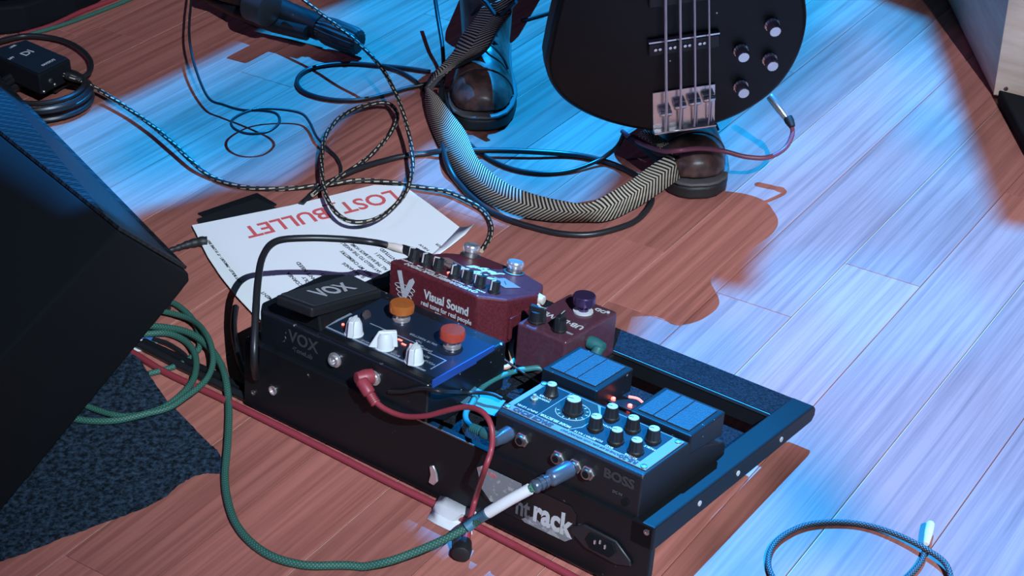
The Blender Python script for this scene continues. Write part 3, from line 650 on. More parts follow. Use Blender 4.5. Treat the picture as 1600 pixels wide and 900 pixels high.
# neck (above the frame)
n0, n1 = UG(1022, -280), UG(1118, -280); nl = Vector((0, 1, 0))
gpart('neck', M['bass'], lambda b: box(b, n0.x + 0.006, n1.x - 0.006, n0.y - 0.02, n0.y + 0.38, -0.012, 0.006), bevel=0.004)
gpart('fretboard', mat('rosewood', (0.05, 0.02, 0.012), 0.5), lambda b: box(b, n0.x + 0.006, n1.x - 0.006, n0.y - 0.02, n0.y + 0.38, 0.0062, 0.011), bevel=0.001)
for px, py in ((1047, 95), (1120, 20)):
    gpart('screw', M['steel'], lambda b: lathe(b, [(0.0012, 0), (0.0012, 0.0006), (0, 0.0007)], 8, T(UG(px, py))))
# cable plug into the bass
bc = cable('burgundy_cable', [(1236, 192, 0.085), (1238, 210, 0.075), (1226, 232, 0.062), (1200, 246, 0.058), (1165, 245, 0.060), (1130, 236, 0.066), (1095, 232, 0.075), (1062, 235, 0.080), (1035, 236, 0.07), (1005, 226, 0.055), (985, 215, 0.05), (972, 205, 0.05)], 0.0033, M['purplecable'], 'burgundy cable plugged into the bass and draped over the boot', n=10)
plug(bc, U(1236, 194, 0.085), U(1203, 150, 0.115), 0.0062, M['chrome'], 'jack_plug')
bm = bmesh.new(); a = U(1238, 198, 0.084); b = U(1231, 184, 0.092); lathe(bm, [(0.0045, 0), (0.0066, (b - a).length * 0.6), (0.0066, (b - a).length)], 14, T(a) @ (b - a).to_track_quat('Z', 'Y').to_matrix().to_4x4()); link('plug_boot', bm, M['rubber'], bc)

# ------------------------------------------------------------------ strap
def ribbon(name, L1, L2, m, parent, n=8, solid=0.0022, off=None):
    A = cr([U(*p) - off for p in L1], n); B = cr([U(*p) - off for p in L2], n); bm = bmesh.new(); uvl = bm.loops.layers.uv.verify()
    ra = []; l = 0; Ls = []
    for i, (a, b) in enumerate(zip(A, B)):
        if i: l += ((a + b) / 2 - (A[i - 1] + B[i - 1]) / 2).length
        Ls.append(l); mid = (a + b) / 2 + Vector((0, 0, 0.0012)); ra.append([bm.verts.new(a), bm.verts.new(mid), bm.verts.new(b)])
    for i in range(len(ra) - 1):
        for k in range(2):
            f = bm.faces.new((ra[i][k], ra[i][k + 1], ra[i + 1][k + 1], ra[i + 1][k]))
            for lp, uv in zip(f.loops, ((Ls[i], k / 2), (Ls[i], (k + 1) / 2), (Ls[i + 1], (k + 1) / 2), (Ls[i + 1], k / 2))): lp[uvl].uv = uv
    return link(name, bm, m, parent, solid=solid)
stp = empty('guitar_strap', U(760, 300), 'herringbone patterned guitar strap trailing over the floor to the boot', 'strap')
so = stp.location.copy()
ribbon('webbing', [(666, 140, .020), (665, 165, .010), (672, 195, .006), (690, 235, .005), (720, 280, .005), (760, 316, .005), (805, 336, .005), (860, 345, .005), (912, 346, .005), (952, 344, .006), (995, 324, .010), (1035, 298, .018), (1062, 278, .028)],
       [(668, 136, .030), (684, 150, .034), (703, 174, .036), (727, 205, .036), (748, 250, .036), (790, 285, .038), (830, 302, .037), (878, 314, .036), (918, 318, .036), (955, 300, .040), (985, 282, .046), (1012, 262, .052), (1050, 238, .062)], M['webbing'], stp, off=so)
ribbon('webbing', [(752, 12, .165), (740, 32, .14), (722, 55, .11), (706, 84, .08), (684, 108, .05), (664, 138, .022)],
       [(806, -8, .20), (797, 22, .165), (776, 50, .13), (758, 78, .10), (712, 104, .060), (668, 142, .024)], M['webbing'], stp, off=so)
ribbon('webbing_underside', [(706, 86, .078), (690, 103, .055), (672, 122, .035), (664, 142, .020)], [(765, 70, .103), (740, 88, .075), (700, 114, .050), (667, 150, .020)], M['webback'], stp, off=so + Vector((0.0, -0.0022, -0.001)))
ribbon('stitched_edge', [(797, 26, .168), (776, 54, .133), (757, 84, .10), (712, 110, .06)], [(800, 20, .168), (780, 46, .133), (762, 76, .10), (714, 105, .06)], M['black'], stp, off=so + Vector((0, 0.001, -0.003)))
bm = bmesh.new()
tube(bm, [U(*p) - so for p in ((748, -6, .185), (760, 4, .18), (772, 22, .165), (783, 24, .163), (806, 2, .19))], 0.0035, 8); link('buckle', bm, M['black'], stp)
ribbon('webbing', [(995, 212, .055), (1012, 219, .055), (1032, 232, .052)], [(1008, 203, .060), (1028, 212, .058), (1047, 224, .056)], M['webbing'], stp, off=so)
ribbon('leather_tab', [(978, 214, .055), (1004, 232, .048), (1032, 256, .044), (1040, 262, .044)], [(990, 206, .062), (1018, 222, .058), (1052, 236, .058), (1060, 244, .056)], M['rubber'], stp, off=so + Vector((0, 0, 0.004)))

# ------------------------------------------------------------------ pedalboard
pb = empty('pedalboard', MBD, 'black sloping pedalboard frame carrying the effects pedals', 'pedalboard')
def bpart(name, m, fn, parent=pb, **k):
    bm = bmesh.new(); fn(bm); return link(name, bm, m, parent, **k)
UL, UR_, VB = -0.345, 0.197, 0.318
bpart('rear_panel', M['painted'], lambda b: box(b, UL, UR_, -0.008, 0.001, -0.078, 0.005), smooth=False, bevel=0.0015)
def rail(b, u0, u1):
    prof = [(-0.008, 0.006), (VB - 0.006, 0.004), (VB, -0.002), (VB, -0.010), (VB - 0.006, -0.016), (0.002, -0.022), (-0.008, -0.022)]
    a = [b.verts.new((u0, v, w)) for v, w in prof]; c = [b.verts.new((u1, v, w)) for v, w in prof]
    b.faces.new(a[::-1]); b.faces.new(c)
    for i in range(len(a)): b.faces.new((a[i], a[(i + 1) % len(a)], c[(i + 1) % len(a)], c[i]))
bpart('side_rail', M['painted'], lambda b: rail(b, 0.1705, 0.198), smooth=False, bevel=0.002)
bpart('side_rail', M['painted'], lambda b: rail(b, UL, UL + 0.026), smooth=False, bevel=0.002)
bpart('crossbar', M['matte'], lambda b: box(b, UL + 0.027, 0.170, 0.268, 0.316, -0.022, -0.001), smooth=False, bevel=0.001)
bpart('velcro_strip', M['velcro'], lambda b: box(b, UL + 0.028, 0.1695, 0.269, 0.315, -0.0008, 0.0012), smooth=False)
bpart('edge_trim', M['steel'], lambda b: box(b, UL + 0.028, 0.1695, 0.2665, 0.2678, -0.003, 0.0008), smooth=False)
for v0, v1 in ((0.006, 0.10), (0.118, 0.235)):
    bpart('crossbar', M['matte'], lambda b: box(b, UL + 0.027, 0.170, v0, v1, -0.030, -0.015), smooth=False, bevel=0.001)
    bpart('velcro_strip', M['velcro'], lambda b: box(b, UL + 0.028, 0.1695, v0 + 0.001, v1 - 0.001, -0.0148, -0.0125), smooth=False)
for u in (-0.30, 0.15):
    bpart('rubber_foot', M['rubber'], lambda b: lathe(b, [(0.010, -0.052), (0.012, -0.022)], 14, T((u, 0.295, 0))))
bpart('rear_foot', M['rubber'], lambda b: box(b, -0.30, -0.22, 0.002, 0.02, -0.088, -0.079), smooth=False)
bpart('rear_foot', M['rubber'], lambda b: box(b, 0.10, 0.18, 0.002, 0.02, -0.088, -0.079), smooth=False)
XB, YB_, ZB = Vector((1, 0, 0)), Vector((0, 1, 0)), Vector((0, 0, 1))
def face_frame(u, w, v=-0.0085): return frame(Vector((u, v, w)), XB, ZB)       # on the rear panel, facing the camera
FB = RX(90)  # lathe axis +z -> towards -v
for u, w in ((-0.330, -0.058), (0.190, -0.002), (0.116, -0.030), (0.172, -0.042), (0.188, -0.062)):
    bpart('screw', M['steel'], lambda b: lathe(b, [(0.0032, 0), (0.0032, 0.0012), (0.0012, 0.0016), (0.0010, 0.0008), (0, 0.0008)], 12, T((u, -0.0081, w)) @ FB))
for v, w in ((0.075, -0.006), (0.15, -0.006), (0.24, -0.006)):
    bpart('screw', M['white'], lambda b: lathe(b, [(0.003, 0), (0.003, 0.0012), (0, 0.0014)], 12, T((0.1982, v, w)) @ RY(90)))
bpart('jack_socket', M['chrome'], lambda b: lathe(b, [(0.0055, 0), (0.0055, 0.0016), (0.0038, 0.0016), (0.0038, -0.003)], 18, T((-0.300, -0.0081, -0.043)) @ FB))
# clip: torn shiny catch
bpart('panel_latch', M['chrome'], lambda b: prism(b, [(-0.006, -0.011), (0.001, -0.012), (0.006, -0.005), (0.004, 0.004), (-0.001, 0.012), (-0.006, 0.009), (-0.004, 0.0)], 0, 0.003, face_frame(-0.068, -0.051)), bevel=0.001)
# sticker
stk = bpart('sticker', mat('sticker_black', (0.010, 0.010, 0.011), 0.25), lambda b: prism(b, [(-0.064, 0.016), (-0.056, 0.0215), (0.052, 0.0215), (0.060, 0.014), (0.060, -0.012), (0.050, -0.0215), (-0.040, -0.0215), (-0.060, -0.012)], 0.0, 0.0005, face_frame(0.050, -0.034) @ T((0, 0, 0))), smooth=False)
stk_m = worn('torn_paper', (0.20, 0.20, 0.21), (0.35, 0.35, 0.35), 0.7, 0, 0.55, 90)
def onp(b, pts, lift=0.0006): prism(b, pts, lift, lift + 0.0004, face_frame(0.050, -0.034))
bpart('torn_paper', stk_m, lambda b: onp(b, [(-0.064, 0.016), (-0.057, 0.0212), (-0.008, 0.0212), (-0.006, 0.010), (-0.012, -0.004), (-0.020, -0.012), (-0.030, -0.014), (-0.044, -0.016), (-0.056, -0.006)]), parent=stk, smooth=False)
bpart('torn_paper', stk_m, lambda b: onp(b, [(-0.004, -0.019), (0.004, -0.013), (0.010, -0.010), (0.018, -0.013), (0.024, -0.007), (0.034, -0.014), (0.044, -0.009), (0.058, -0.014), (0.050, -0.021), (0.0, -0.0212)]), parent=stk, smooth=False)
tx = text('rack', 0.034, face_frame(0.082, -0.037, -0.0095), M['white'], stk, bold=0.0012, sx=0.78)
text('nt', 0.030, face_frame(0.046, -0.040, -0.0095), M['grey_print'], stk, bold=0.0008, sx=0.7)
text('new style', 0.006, face_frame(0.000, -0.018, -0.0096), M['red_ink'], stk, bold=0.0001)
# mains inlet
bpart('mains_inlet', M['black'], lambda b: prism(b, [(-0.038, 0.002), (-0.022, 0.012), (0.016, 0.010), (0.034, -0.004), (0.036, -0.010), (0.018, -0.016), (-0.018, -0.014), (-0.036, -0.004)], 0, 0.003, face_frame(0.143, -0.036)), bevel=0.0012)
bpart('inlet_recess', M['matte'], lambda b: prism(b, [(-0.014, 0.007), (0.014, 0.007), (0.018, -0.002), (0.012, -0.010), (-0.012, -0.010), (-0.018, -0.002)], 0.003, 0.0045, face_frame(0.143, -0.036)), bevel=0.0006)
for dx in (-0.006, 0, 0.006):
    bpart('contact_pin', M['chrome'], lambda b: box(b, 0.143 + dx - 0.0008, 0.143 + dx + 0.0008, -0.0145, -0.012, -0.038 + (0.003 if dx == 0 else 0), -0.034 + (0.003 if dx == 0 else 0)), smooth=False)
bpart('edge_trim', M['steel'], lambda b: box(b, -0.10, -0.02, -0.0088, -0.0078, 0.0040, 0.0056), smooth=False)

# ---- generic pedal bits in board coordinates
def pthing(name, u, v, w, label, cat='pedal'):
    return empty(name, MBD @ T((u, v, w)), label, cat)
class PD_:  # part maker relative to a thing placed at (u,v,w) in the board frame
    def __init__(s, root, u, v, w): s.r = root; s.o = Vector((u, v, w))
    def part(s, name, m, fn, parent=None, **k):
        bm = bmesh.new(); fn(bm)
        for vt in bm.verts: vt.co -= s.o
        o = link(name, bm, m, s.r, **k)
        if parent is not None: o.parent = parent
        return o
    def text(s, t, size, u, v, w, m, flip=True, rot=0, **k):
        return text(t, size, T(Vector((u, v, w)) - s.o) @ RZ((180 if flip else 0) + rot), m, s.r, **k)
    def ftext(s, t, size, u, w, v, m, rot=0, **k):
        return text(t, size, frame(Vector((u, v, w)) - s.o, XB, ZB) @ RZ(rot), m, s.r, **k)
def knurl(b, u, v, w, r, h, seg=24, top=0.85):
    lathe(b, [(r * 1.12, w), (r * 1.12, w + h * 0.15), (r, w + h * 0.22), (r * top, w + h * 0.95), (r * top * 0.92, w + h), (0, w + h)], seg, T((u, v, 0)), ribs=1, ribd=r * 0.07)

# ---- multi effects unit (left)
vx = pthing('multi_effects_pedal', -0.21, 0.06, -0.0125, 'long scuffed black multi effects unit with white pointer knobs')
V = PD_(vx, -0.21, 0.06, -0.0125)
V.part('body', M['chipped'], lambda b: (prism(b, [(-0.338, 0.012), (-0.326, -0.002), (-0.088, -0.002), (-0.086, 0.130), (-0.322, 0.130), (-0.338, 0.112)], -0.012, 0.046)), bevel=0.004, seg=3, smooth=False)
V.part('front_bevel', M['painted'], lambda b: hull8(b, [(-0.245, 0.0, 0.0463), (-0.090, 0.0, 0.0463), (-0.090, 0.010, 0.0463), (-0.245, 0.010, 0.0463)], [(-0.243, 0.002, 0.0480), (-0.092, 0.002, 0.0480), (-0.092, 0.010, 0.0490), (-0.243, 0.010, 0.0490)]), smooth=False)
V.part('top_plate', M['navy'], lambda b: box(b, -0.246, -0.0885, 0.0105, 0.108, 0.0463, 0.0495), smooth=False, bevel=0.0006)
V.part('side_trim', M['blueedge'], lambda b: box(b, -0.0883, -0.0868, 0.004, 0.108, 0.040, 0.0492), smooth=False)
pr = mat('grey_blue_line', (0.22, 0.26, 0.32), 0.5)
for (u0, u1, v0, v1) in ((-0.244, -0.105, 0.0120, 0.0145), (-0.246, -0.243, 0.0145, 0.055), (-0.215, -0.140, 0.052, 0.0532), (-0.128, -0.103, 0.045, 0.0462), (-0.104, -0.1028, 0.02, 0.046), (-0.150, -0.128, 0.048, 0.0492)):
    V.part('printed_line', pr, lambda b: box(b, u0, u1, v0, v1, 0.0496, 0.0499), smooth=False)
for s, u, v in (('VALVE REACTOR', -0.150, 0.065), ('DRIVE', -0.190, 0.018), ('EFFECTS', -0.135, 0.050), ('VOLUME', -0.115, 0.030), ('BANK', -0.150, 0.018), ('TAP', -0.150, 0.058), ('REVERB', -0.128, 0.038)):
    V.text(s, 0.005, u, v, 0.0498, pr)
def chicken(px, py, rot):
    q = UB(px, py, 0.0497)
    g = empty('pointer_knob', Matrix()); g.parent = vx; g.matrix_local = T(q - V.o) @ RZ(rot)
    bm = bmesh.new(); lathe(bm, [(0.0105, 0), (0.0105, 0.0012), (0.0098, 0.0015), (0.0085, 0.013), (0.006, 0.018), (0, 0.0185)], 24); link('knob_body', bm, M['knob_white'], g)
    bm = bmesh.new(); a = [(-0.011, 0.0032), (-0.011, -0.0032), (0.009, -0.0036), (0.014, -0.0010), (0.014, 0.0010), (0.009, 0.0036)]
    prism(bm, [(p * 1.25, q) for p, q in a], 0.0015, 0.0200, top=[(-0.012, 0.0024), (-0.012, -0.0024), (0.001, -0.0026), (0.007, -0.0008), (0.007, 0.0008), (0.001, 0.0026)]); link('knob_pointer', bm, M['knob_white'], g, bevel=0.0008)
chicken(553, 522, 112); chicken(601, 543, 228); chicken(647, 565, 112)
for px, py in ((500, 492), (536, 507)):
    q = UB(px, py, 0.050); V.part('indicator_light', M['led'], lambda b: lathe(b, [(0.0016, 0.0480), (0.0016, 0.0508), (0, 0.0512)], 10, T((q.x, q.y, 0))))
for px, py in ((590, 527), (604, 524), (612, 532), (625, 531), (631, 538), (644, 539)):
    q = UB(px, py, 0.050); V.part('indicator_light', M['led'], lambda b: box(b, q.x - 0.0028, q.x + 0.0028, q.y - 0.0010, q.y + 0.0010, 0.0497, 0.0504), smooth=False)
for (px, py, m, cn) in ((627, 499, M['amber'], 'amber switch cap'), (706, 541, M['redcap'], 'orange red switch cap')):
    q = UB(px, py, 0.050); g = empty('foot_switch', Matrix()); g.parent = vx; g.matrix_local = T(q - V.o)
    bm = bmesh.new(); lathe(bm, [(0.010, 0), (0.010, 0.002), (0.0065, 0.0025), (0.0055, 0.005), (0.005, 0.013)], 20); link('stem', bm, M['chrome'], g)
    bm = bmesh.new(); lathe(bm, [(0.005, 0.009), (0.0125, 0.0095), (0.0138, 0.011), (0.0138, 0.018), (0.0128, 0.0205), (0, 0.0210)], 28); tag(link('switch_cap', bm, m, g, angle=30), cn)
# treadle
tc_ = [UB(430, 460, 0.080), UB(487, 481, 0.074), UB(598, 450, 0.045), UB(548, 426, 0.050)]
tc_ = [UB(430, 461, 0.082), UB(488, 482, 0.082), UB(597, 452, 0.056), UB(549, 428, 0.056)]
dn = Vector((0, 0, 0.012))
g = V.part('treadle', M['black'], lambda b: hull8(b, [p - dn for p in tc_], tc_), smooth=False, bevel=0.003, seg=3)
cn = sum(tc_, Vector()) / 4
V.part('treadle_rubber', mat('ribbed_rubber', (0.022, 0.026, 0.032), 0.6, bump=0.5, bs=500), lambda b: hull8(b, [cn + (p - cn) * 0.90 + Vector((0, 0, 0.0003)) for p in tc_], [cn + (p - cn) * 0.89 + Vector((0, 0, 0.0015)) for p in tc_]), parent=None, smooth=False)
V.part('treadle_support', M['painted'], lambda b: hull8(b, [Vector((p.x, max(0.003, p.y), 0.046)) for p in tc_], [Vector(((cn + (p - cn) * 0.7).x, max(0.006, (cn + (p - cn) * 0.7).y), (p - dn).z)) for p in tc_]), smooth=False, bevel=0.002)
ex = (tc_[1] - tc_[0]).normalized(); ey = (tc_[3] - tc_[0]).normalized(); en = ex.cross(ey).normalized()
lx = (UB(536, 449, 0.066) - UB(498, 458, 0.073)).normalized(); ly = -ex
text('VOX', 0.030, frame(cn - V.o + en * 0.0022 + ex * 0.002, lx, lx.cross(en) * -1.0 if lx.cross(en).dot(DEP * 0 + Vector((-1, 1, 0))) < 0 else lx.cross(en)), mat('vox_print', (0.40, 0.40, 0.42), 0.6), vx, bold=0.0008, sx=0.9)
text('VOX', 0.020, frame(Vector((-0.262, -0.0025, 0.030)) - V.o, XB, ZB), mat('worn_print', (0.04, 0.04, 0.042), 0.6), vx, bold=0.0004)
text('ToneLab', 0.008, frame(Vector((-0.262, -0.0025, 0.016)) - V.o, XB, ZB), bpy.data.materials['worn_print'], vx, bold=0.0001)
V.part('edge_scratch', M['steel'], lambda b: box(b, -0.262, -0.240, -0.0023, -0.0015, 0.0435, 0.0447), smooth=False)
for (px, py) in ((524, 562), (585, 590)):
    d_ = ray(px, py); q = UPL(px, py, OB + DEP * -0.002, DEP) - OB; u_, w_ = q.dot(WID), q.dot(NB)
    V.part('jack_socket', M['chrome'], lambda b: lathe(b, [(0.0085, 0), (0.0085, 0.0015), (0.0062, 0.002), (0.0062, 0.005), (0.0040, 0.005), (0.0040, 0.001)], 20, T((u_, -0.0021, w_)) @ FB))
q = UB(569, 471, 0.047); V.part('hinge_pin', M['steel'], lambda b: lathe(b, [(0.006, 0), (0.006, 0.002), (0.003, 0.0025), (0, 0.0025)], 16, T((-0.2275, 0.060, 0.052)) @ RY(70)))

# ---- maroon twin overdrive
vsn = pthing('maroon_double_pedal', -0.205, 0.20, 0.012, 'maroon double overdrive pedal with white brand lettering on its back')
V = PD_(vsn, -0.205, 0.20, 0.012)
top_ = [(-0.270, 0.148), (-0.144, 0.148), (-0.120, 0.172), (-0.116, 0.225), (-0.134, 0.262), (-0.175, 0.276), (-0.238, 0.276), (-0.262, 0.240), (-0.270, 0.195)]
def vsb(b):
    # sloped top: high shelf at the near edge, lower behind the knobs
    a = [b.verts.new((x, y, 0.012)) for x, y in top_]
    hh = lambda y: 0.074 if y < 0.15 else (0.074 - (y - 0.148) * 0.20)
    c = [b.verts.new((x, y, hh(y))) for x, y in top_]
    b.faces.new(a[::-1]); b.faces.new(c)
    for i in range(len(a)): b.faces.new((a[i], a[(i + 1) % len(a)], c[(i + 1) % len(a)], c[i]))
V.part('body', M['maroon'], vsb, smooth=False, bevel=0.003, seg=3)
V.part('riser', M['matte'], lambda b: box(b, -0.255, -0.135, 0.166, 0.25, -0.0125, 0.0118), smooth=False)
hz = lambda y: 0.074 - (y - 0.148) * 0.20
V.part('lower_bevel', M['maroon'], lambda b: box(b, -0.1205, -0.1160, 0.176, 0.222, 0.018, 0.046), smooth=False, bevel=0.0012)
nz = -math.atan(0.20) * 180 / math.pi
def vtop(u, v, lift=0.0004): return T(Vector((u, v, hz(v) + lift)) - V.o) @ RX(nz)
# knobs
kx = [-0.258, -0.240, -0.222, -0.198, -0.180, -0.162, -0.142]
for i, u in enumerate(kx):
    v = 0.176; g = empty('control_knob', Matrix()); g.parent = vsn; g.matrix_local = vtop(u, v, 0)
    bm = bmesh.new(); lathe(bm, [(0.0072, 0), (0.0072, 0.003), (0.0060, 0.004), (0.0055, 0.014), (0, 0.0145)], 20, None, ribs=1, ribd=0.0004); link('knob_body', bm, M['black'], g)
    bm = bmesh.new(); a = (200, 260, 200, 265, 205, 210, 262)[i]; box(bm, 0.0, 0.0062, -0.0006, 0.0006, 0.0140, 0.0152, RZ(a)); box(bm, 0.0056, 0.0066, -0.0006, 0.0006, 0.004, 0.0150, RZ(a)); link('pointer_line', bm, M['white'], g, smooth=False)
# printing on the shelf (upside down), logo on the near face
for s, u, sz, v in (('DISTORTION', -0.222, 0.0105, 0.1575), ('OVERDRIVE', -0.176, 0.0100, 0.1570)):
    text(s, sz, vtop(u, v) @ RZ(180), M['white'], vsn, bold=0.0003, shear=0.15)
for s, u in (('VOLUME', -0.258), ('MID', -0.240), ('TREBLE', -0.224), ('DRIVE', -0.206), ('VOLUME', -0.184), ('EQ', -0.168), ('DRIVE', -0.152)):
    text(s, 0.0045, vtop(u, 0.1655) @ RZ(180), M['white'], vsn, bold=0.0001)
fz = 0.1472
vt = V.ftext('Visual Sound', 0.0155, -0.1855, 0.050, fz, M['white'], bold=0.0004, sx=0.80)
V.ftext('real tone for real people', 0.0085, -0.1850, 0.0385, fz, M['white'], bold=0.0001, sx=0.86)
V.ftext('9VDC', 0.0035, -0.196, 0.0325, fz, M['white'])
V.ftext('os', 0.008, -0.2235, 0.021, fz, M['white'], bold=0.0002)
V.part('logo', M['grey_print'] if False else mat('logo_print', (0.45, 0.44, 0.45), 0.6), lambda b: (prism(b, [(-0.012, 0.016), (-0.006, 0.018), (0.000, -0.004), (0.006, 0.010), (0.011, 0.014), (0.014, 0.010), (0.003, -0.014), (-0.003, -0.014)], 0, 0.0003, frame(Vector((-0.2455, fz, 0.050)), XB, ZB))), smooth=False)
for k in range(4):
    V.part('logo_ring', mat('logo_print2', (0.40, 0.39, 0.40), 0.6) if k == 0 else bpy.data.materials['logo_print2'], lambda b: tube(b, [Vector((-0.2455 + math.cos(a) * (0.0145 - 0.0022 * k), fz - 0.0001, 0.0485 - 0.0055 * k + math.sin(a) * 0.0032)) for a in [2 * math.pi * i / 24 for i in range(25)]], 0.00045, 5))
V.part('power_socket', M['matte'], lambda b: box(b, -0.204, -0.190, 0.1462, 0.1478, 0.016, 0.028), smooth=False)
# plate printing on top: faded stickers + script
stm = mat('faded_tape', (0.22, 0.14, 0.13), 0.7, bump=0.2, bs=120)
def quad(b, pts, lift):
    hull8(b, [Vector((x, y, hz(y) + lift)) for x, y in pts], [Vector((x, y, hz(y) + lift + 0.0003)) for x, y in pts])
V.part('tape_label', stm, lambda b: quad(b, [(-0.254, 0.205), (-0.222, 0.196), (-0.214, 0.216), (-0.246, 0.226)], 0.0004), smooth=False)
V.part('tape_label', stm, lambda b: quad(b, [(-0.176, 0.212), (-0.146, 0.203), (-0.138, 0.222), (-0.168, 0.232)], 0.0004), smooth=False)
text('C', 0.018, vtop(-0.232, 0.211, 0.0009) @ RZ(120), M['black_ink'], vsn); text('/', 0.016, vtop(-0.156, 0.217, 0.0009) @ RZ(60), M['black_ink'], vsn)
text('Jekyll', 0.017, vtop(-0.196, 0.232, 0.0006) @ RZ(190), M['white'], vsn, bold=0.0008, shear=0.4)
text('& Hyde', 0.017, vtop(-0.193, 0.214, 0.0006) @ RZ(190), M['white'], vsn, bold=0.0008, shear=0.4)
for u in (-0.206,):
    V.part('indicator_light', M['led'], lambda b: lathe(b, [(0.0022, hz(0.183)), (0.0022, hz(0.183) + 0.002), (0, hz(0.183) + 0.003)], 12, T((-0.209, 0.180, 0))))
V.part('top_groove', M['plum'], lambda b: tube(b, [Vector((x, y, hz(y) + 0.0002)) for x, y in ((-0.140, 0.166), (-0.128, 0.190), (-0.124, 0.222), (-0.118, 0.232))], 0.0006, 6))
for px, py in ((735, 396), (803, 422)):
    q = UB(px, py, 0.055); hb = hz(q.y)
    g = empty('foot_switch', Matrix()); g.parent = vsn; g.matrix_local = T(Vector((q.x, q.y, hb)) - V.o) @ RX(nz)
    bm = bmesh.new(); lathe(bm, [(0.0120, 0), (0.0125, 0.0015), (0.0100, 0.0025), (0.0085, 0.003), (0.0085, 0.006)], 24); link('switch_nut', bm, M['steel'], g)
    bm = bmesh.new(); lathe(bm, [(0.0078, 0.006), (0.0095, 0.0065), (0.0100, 0.0085), (0.0100, 0.013), (0.0088, 0.0145), (0.006, 0.0140), (0, 0.0135)], 24); link('button', bm, M['chrome'], g)

# ---- small plum pedal
up = pthing('plum_pedal', -0.07, 0.215, 0.0, 'small plum drive pedal with two black knobs and a violet footswitch')
V = PD_(up, -0.07, 0.215, 0.0)
V.part('body', M['plum'], lambda b: box(b, -0.101, -0.035, 0.167, 0.268, -0.004, 0.050), bevel=0.003, seg=3, smooth=False)
V.part('base_plate', M['black'], lambda b: box(b, -0.102, -0.034, 0.166, 0.269, -0.0120, -0.0045), smooth=False, bevel=0.001)
for (px, py, rot) in ((838, 503, 10), (874, 516, 100)):
    q = UB(px, py, 0.0503); g = empty('control_knob', Matrix()); g.parent = up; g.matrix_local = T(Vector((q.x, q.y, 0.0503)) - V.o) @ RZ(rot)
    bm = bmesh.new(); lathe(bm, [(0.0085, 0), (0.0088, 0.002), (0.0075, 0.003), (0.0068, 0.014), (0, 0.0145)], 22); link('knob_body', bm, M['black'], g)
    bm = bmesh.new(); prism(bm, [(-0.009, 0.003), (-0.009, -0.003), (0.009, -0.0022), (0.0115, 0), (0.009, 0.0022)], 0.001, 0.0195); link('knob_pointer', bm, M['black'], g, bevel=0.0008)
    bm = bmesh.new(); box(bm, 0.001, 0.0105, -0.0004, 0.0004, 0.0196, 0.0200); link('pointer_line', bm, M['white'], g, smooth=False)
q = UB(911, 487, 0.0503); g = empty('foot_switch', Matrix()); g.parent = up; g.matrix_local = T(Vector((q.x, q.y, 0.0503)) - V.o)
bm = bmesh.new(); lathe(bm, [(0.0115, 0), (0.0115, 0.0018), (0.0105, 0.002)], 24); link('washer', bm, M['white'], g)
bm = bmesh.new(); lathe(bm, [(0.0062, 0.002), (0.0060, 0.008), (0.0125, 0.0105), (0.0130, 0.020), (0.0120, 0.0212), (0, 0.0212)], 28); link('switch_cap', bm, M['violet'], g, angle=30)
text('UB·DRIVE', 0.0125, T(Vector((-0.066, 0.2060, 0.0506)) - V.o) @ RZ(180), M['white'], up, bold=0.0003)
text('OD', 0.009, T(Vector((-0.050, 0.2555, 0.0506)) - V.o) @ RZ(180), M['white'], up, bold=0.0003)
text('mix', 0.006, T(Vector((-0.044, 0.186, 0.0506)) - V.o) @ RZ(180), M['white'], up)
V.part('indicator_light', M['white'], lambda b: lathe(b, [(0.0022, 0.0503), (0.0022, 0.0515), (0, 0.0520)], 12, T((-0.0415, 0.2575, 0))))
V.part('jack_socket', M['steel'], lambda b: lathe(b, [(0.0065, 0), (0.0065, 0.003), (0.005, 0.004)], 6, T((-0.0349, 0.212, 0.034)) @ RY(90)))

# ---- black echo unit with two pedals
re = pthing('black_echo_unit', 0.0875, 0.07, -0.0125, 'wide black echo unit with silver rimmed panel and two foot treadles')
V = PD_(re, 0.0875, 0.07, -0.0125)
def reb(b):
    prof = [(-0.003, -0.0120), (-0.003, 0.049), (0.000, 0.052), (0.082, 0.0515), (0.090, 0.042), (0.155, 0.020), (0.160, 0.014), (0.160, -0.0120)]
    a = [b.verts.new((0.0, v, w)) for v, w in prof]; c = [b.verts.new((0.1755, v, w)) for v, w in prof]
    b.faces.new(a[::-1]); b.faces.new(c)
    for i in range(len(a)): b.faces.new((a[i], a[(i + 1) % len(a)], c[(i + 1) % len(a)], c[i]))
V.part('body', mat('dark_grey_casting', (0.008, 0.009, 0.011), 0.45, bump=0.1, bs=500), reb, smooth=False, bevel=0.002, seg=3)
V.part('silver_panel', M['silver'], lambda b: box(b, 0.001, 0.1725, 0.006, 0.0765, 0.0521, 0.0535), smooth=False, bevel=0.0004)
dk = mat('panel_black', (0.006, 0.007, 0.009), 0.5, spec=0.3); dk2 = mat('panel_olive', (0.016, 0.020, 0.018), 0.5, spec=0.3)
V.part('panel_field', dk, lambda b: box(b, 0.008, 0.036, 0.0155, 0.0745, 0.0536, 0.0540), smooth=False)
V.part('panel_field', dk2, lambda b: prism(b, [(0.0375, 0.0155), (0.074, 0.0155), (0.082, 0.030), (0.082, 0.060), (0.070, 0.0745), (0.0375, 0.0745)], 0.0536, 0.0540), smooth=False)
V.part('panel_field', mat('panel_blue_black', (0.008, 0.013, 0.020), 0.5, spec=0.3), lambda b: prism(b, [(0.0765, 0.0155), (0.160, 0.0155), (0.160, 0.0745), (0.074, 0.0745), (0.0838, 0.060), (0.0838, 0.028)], 0.0536, 0.0540), smooth=False)
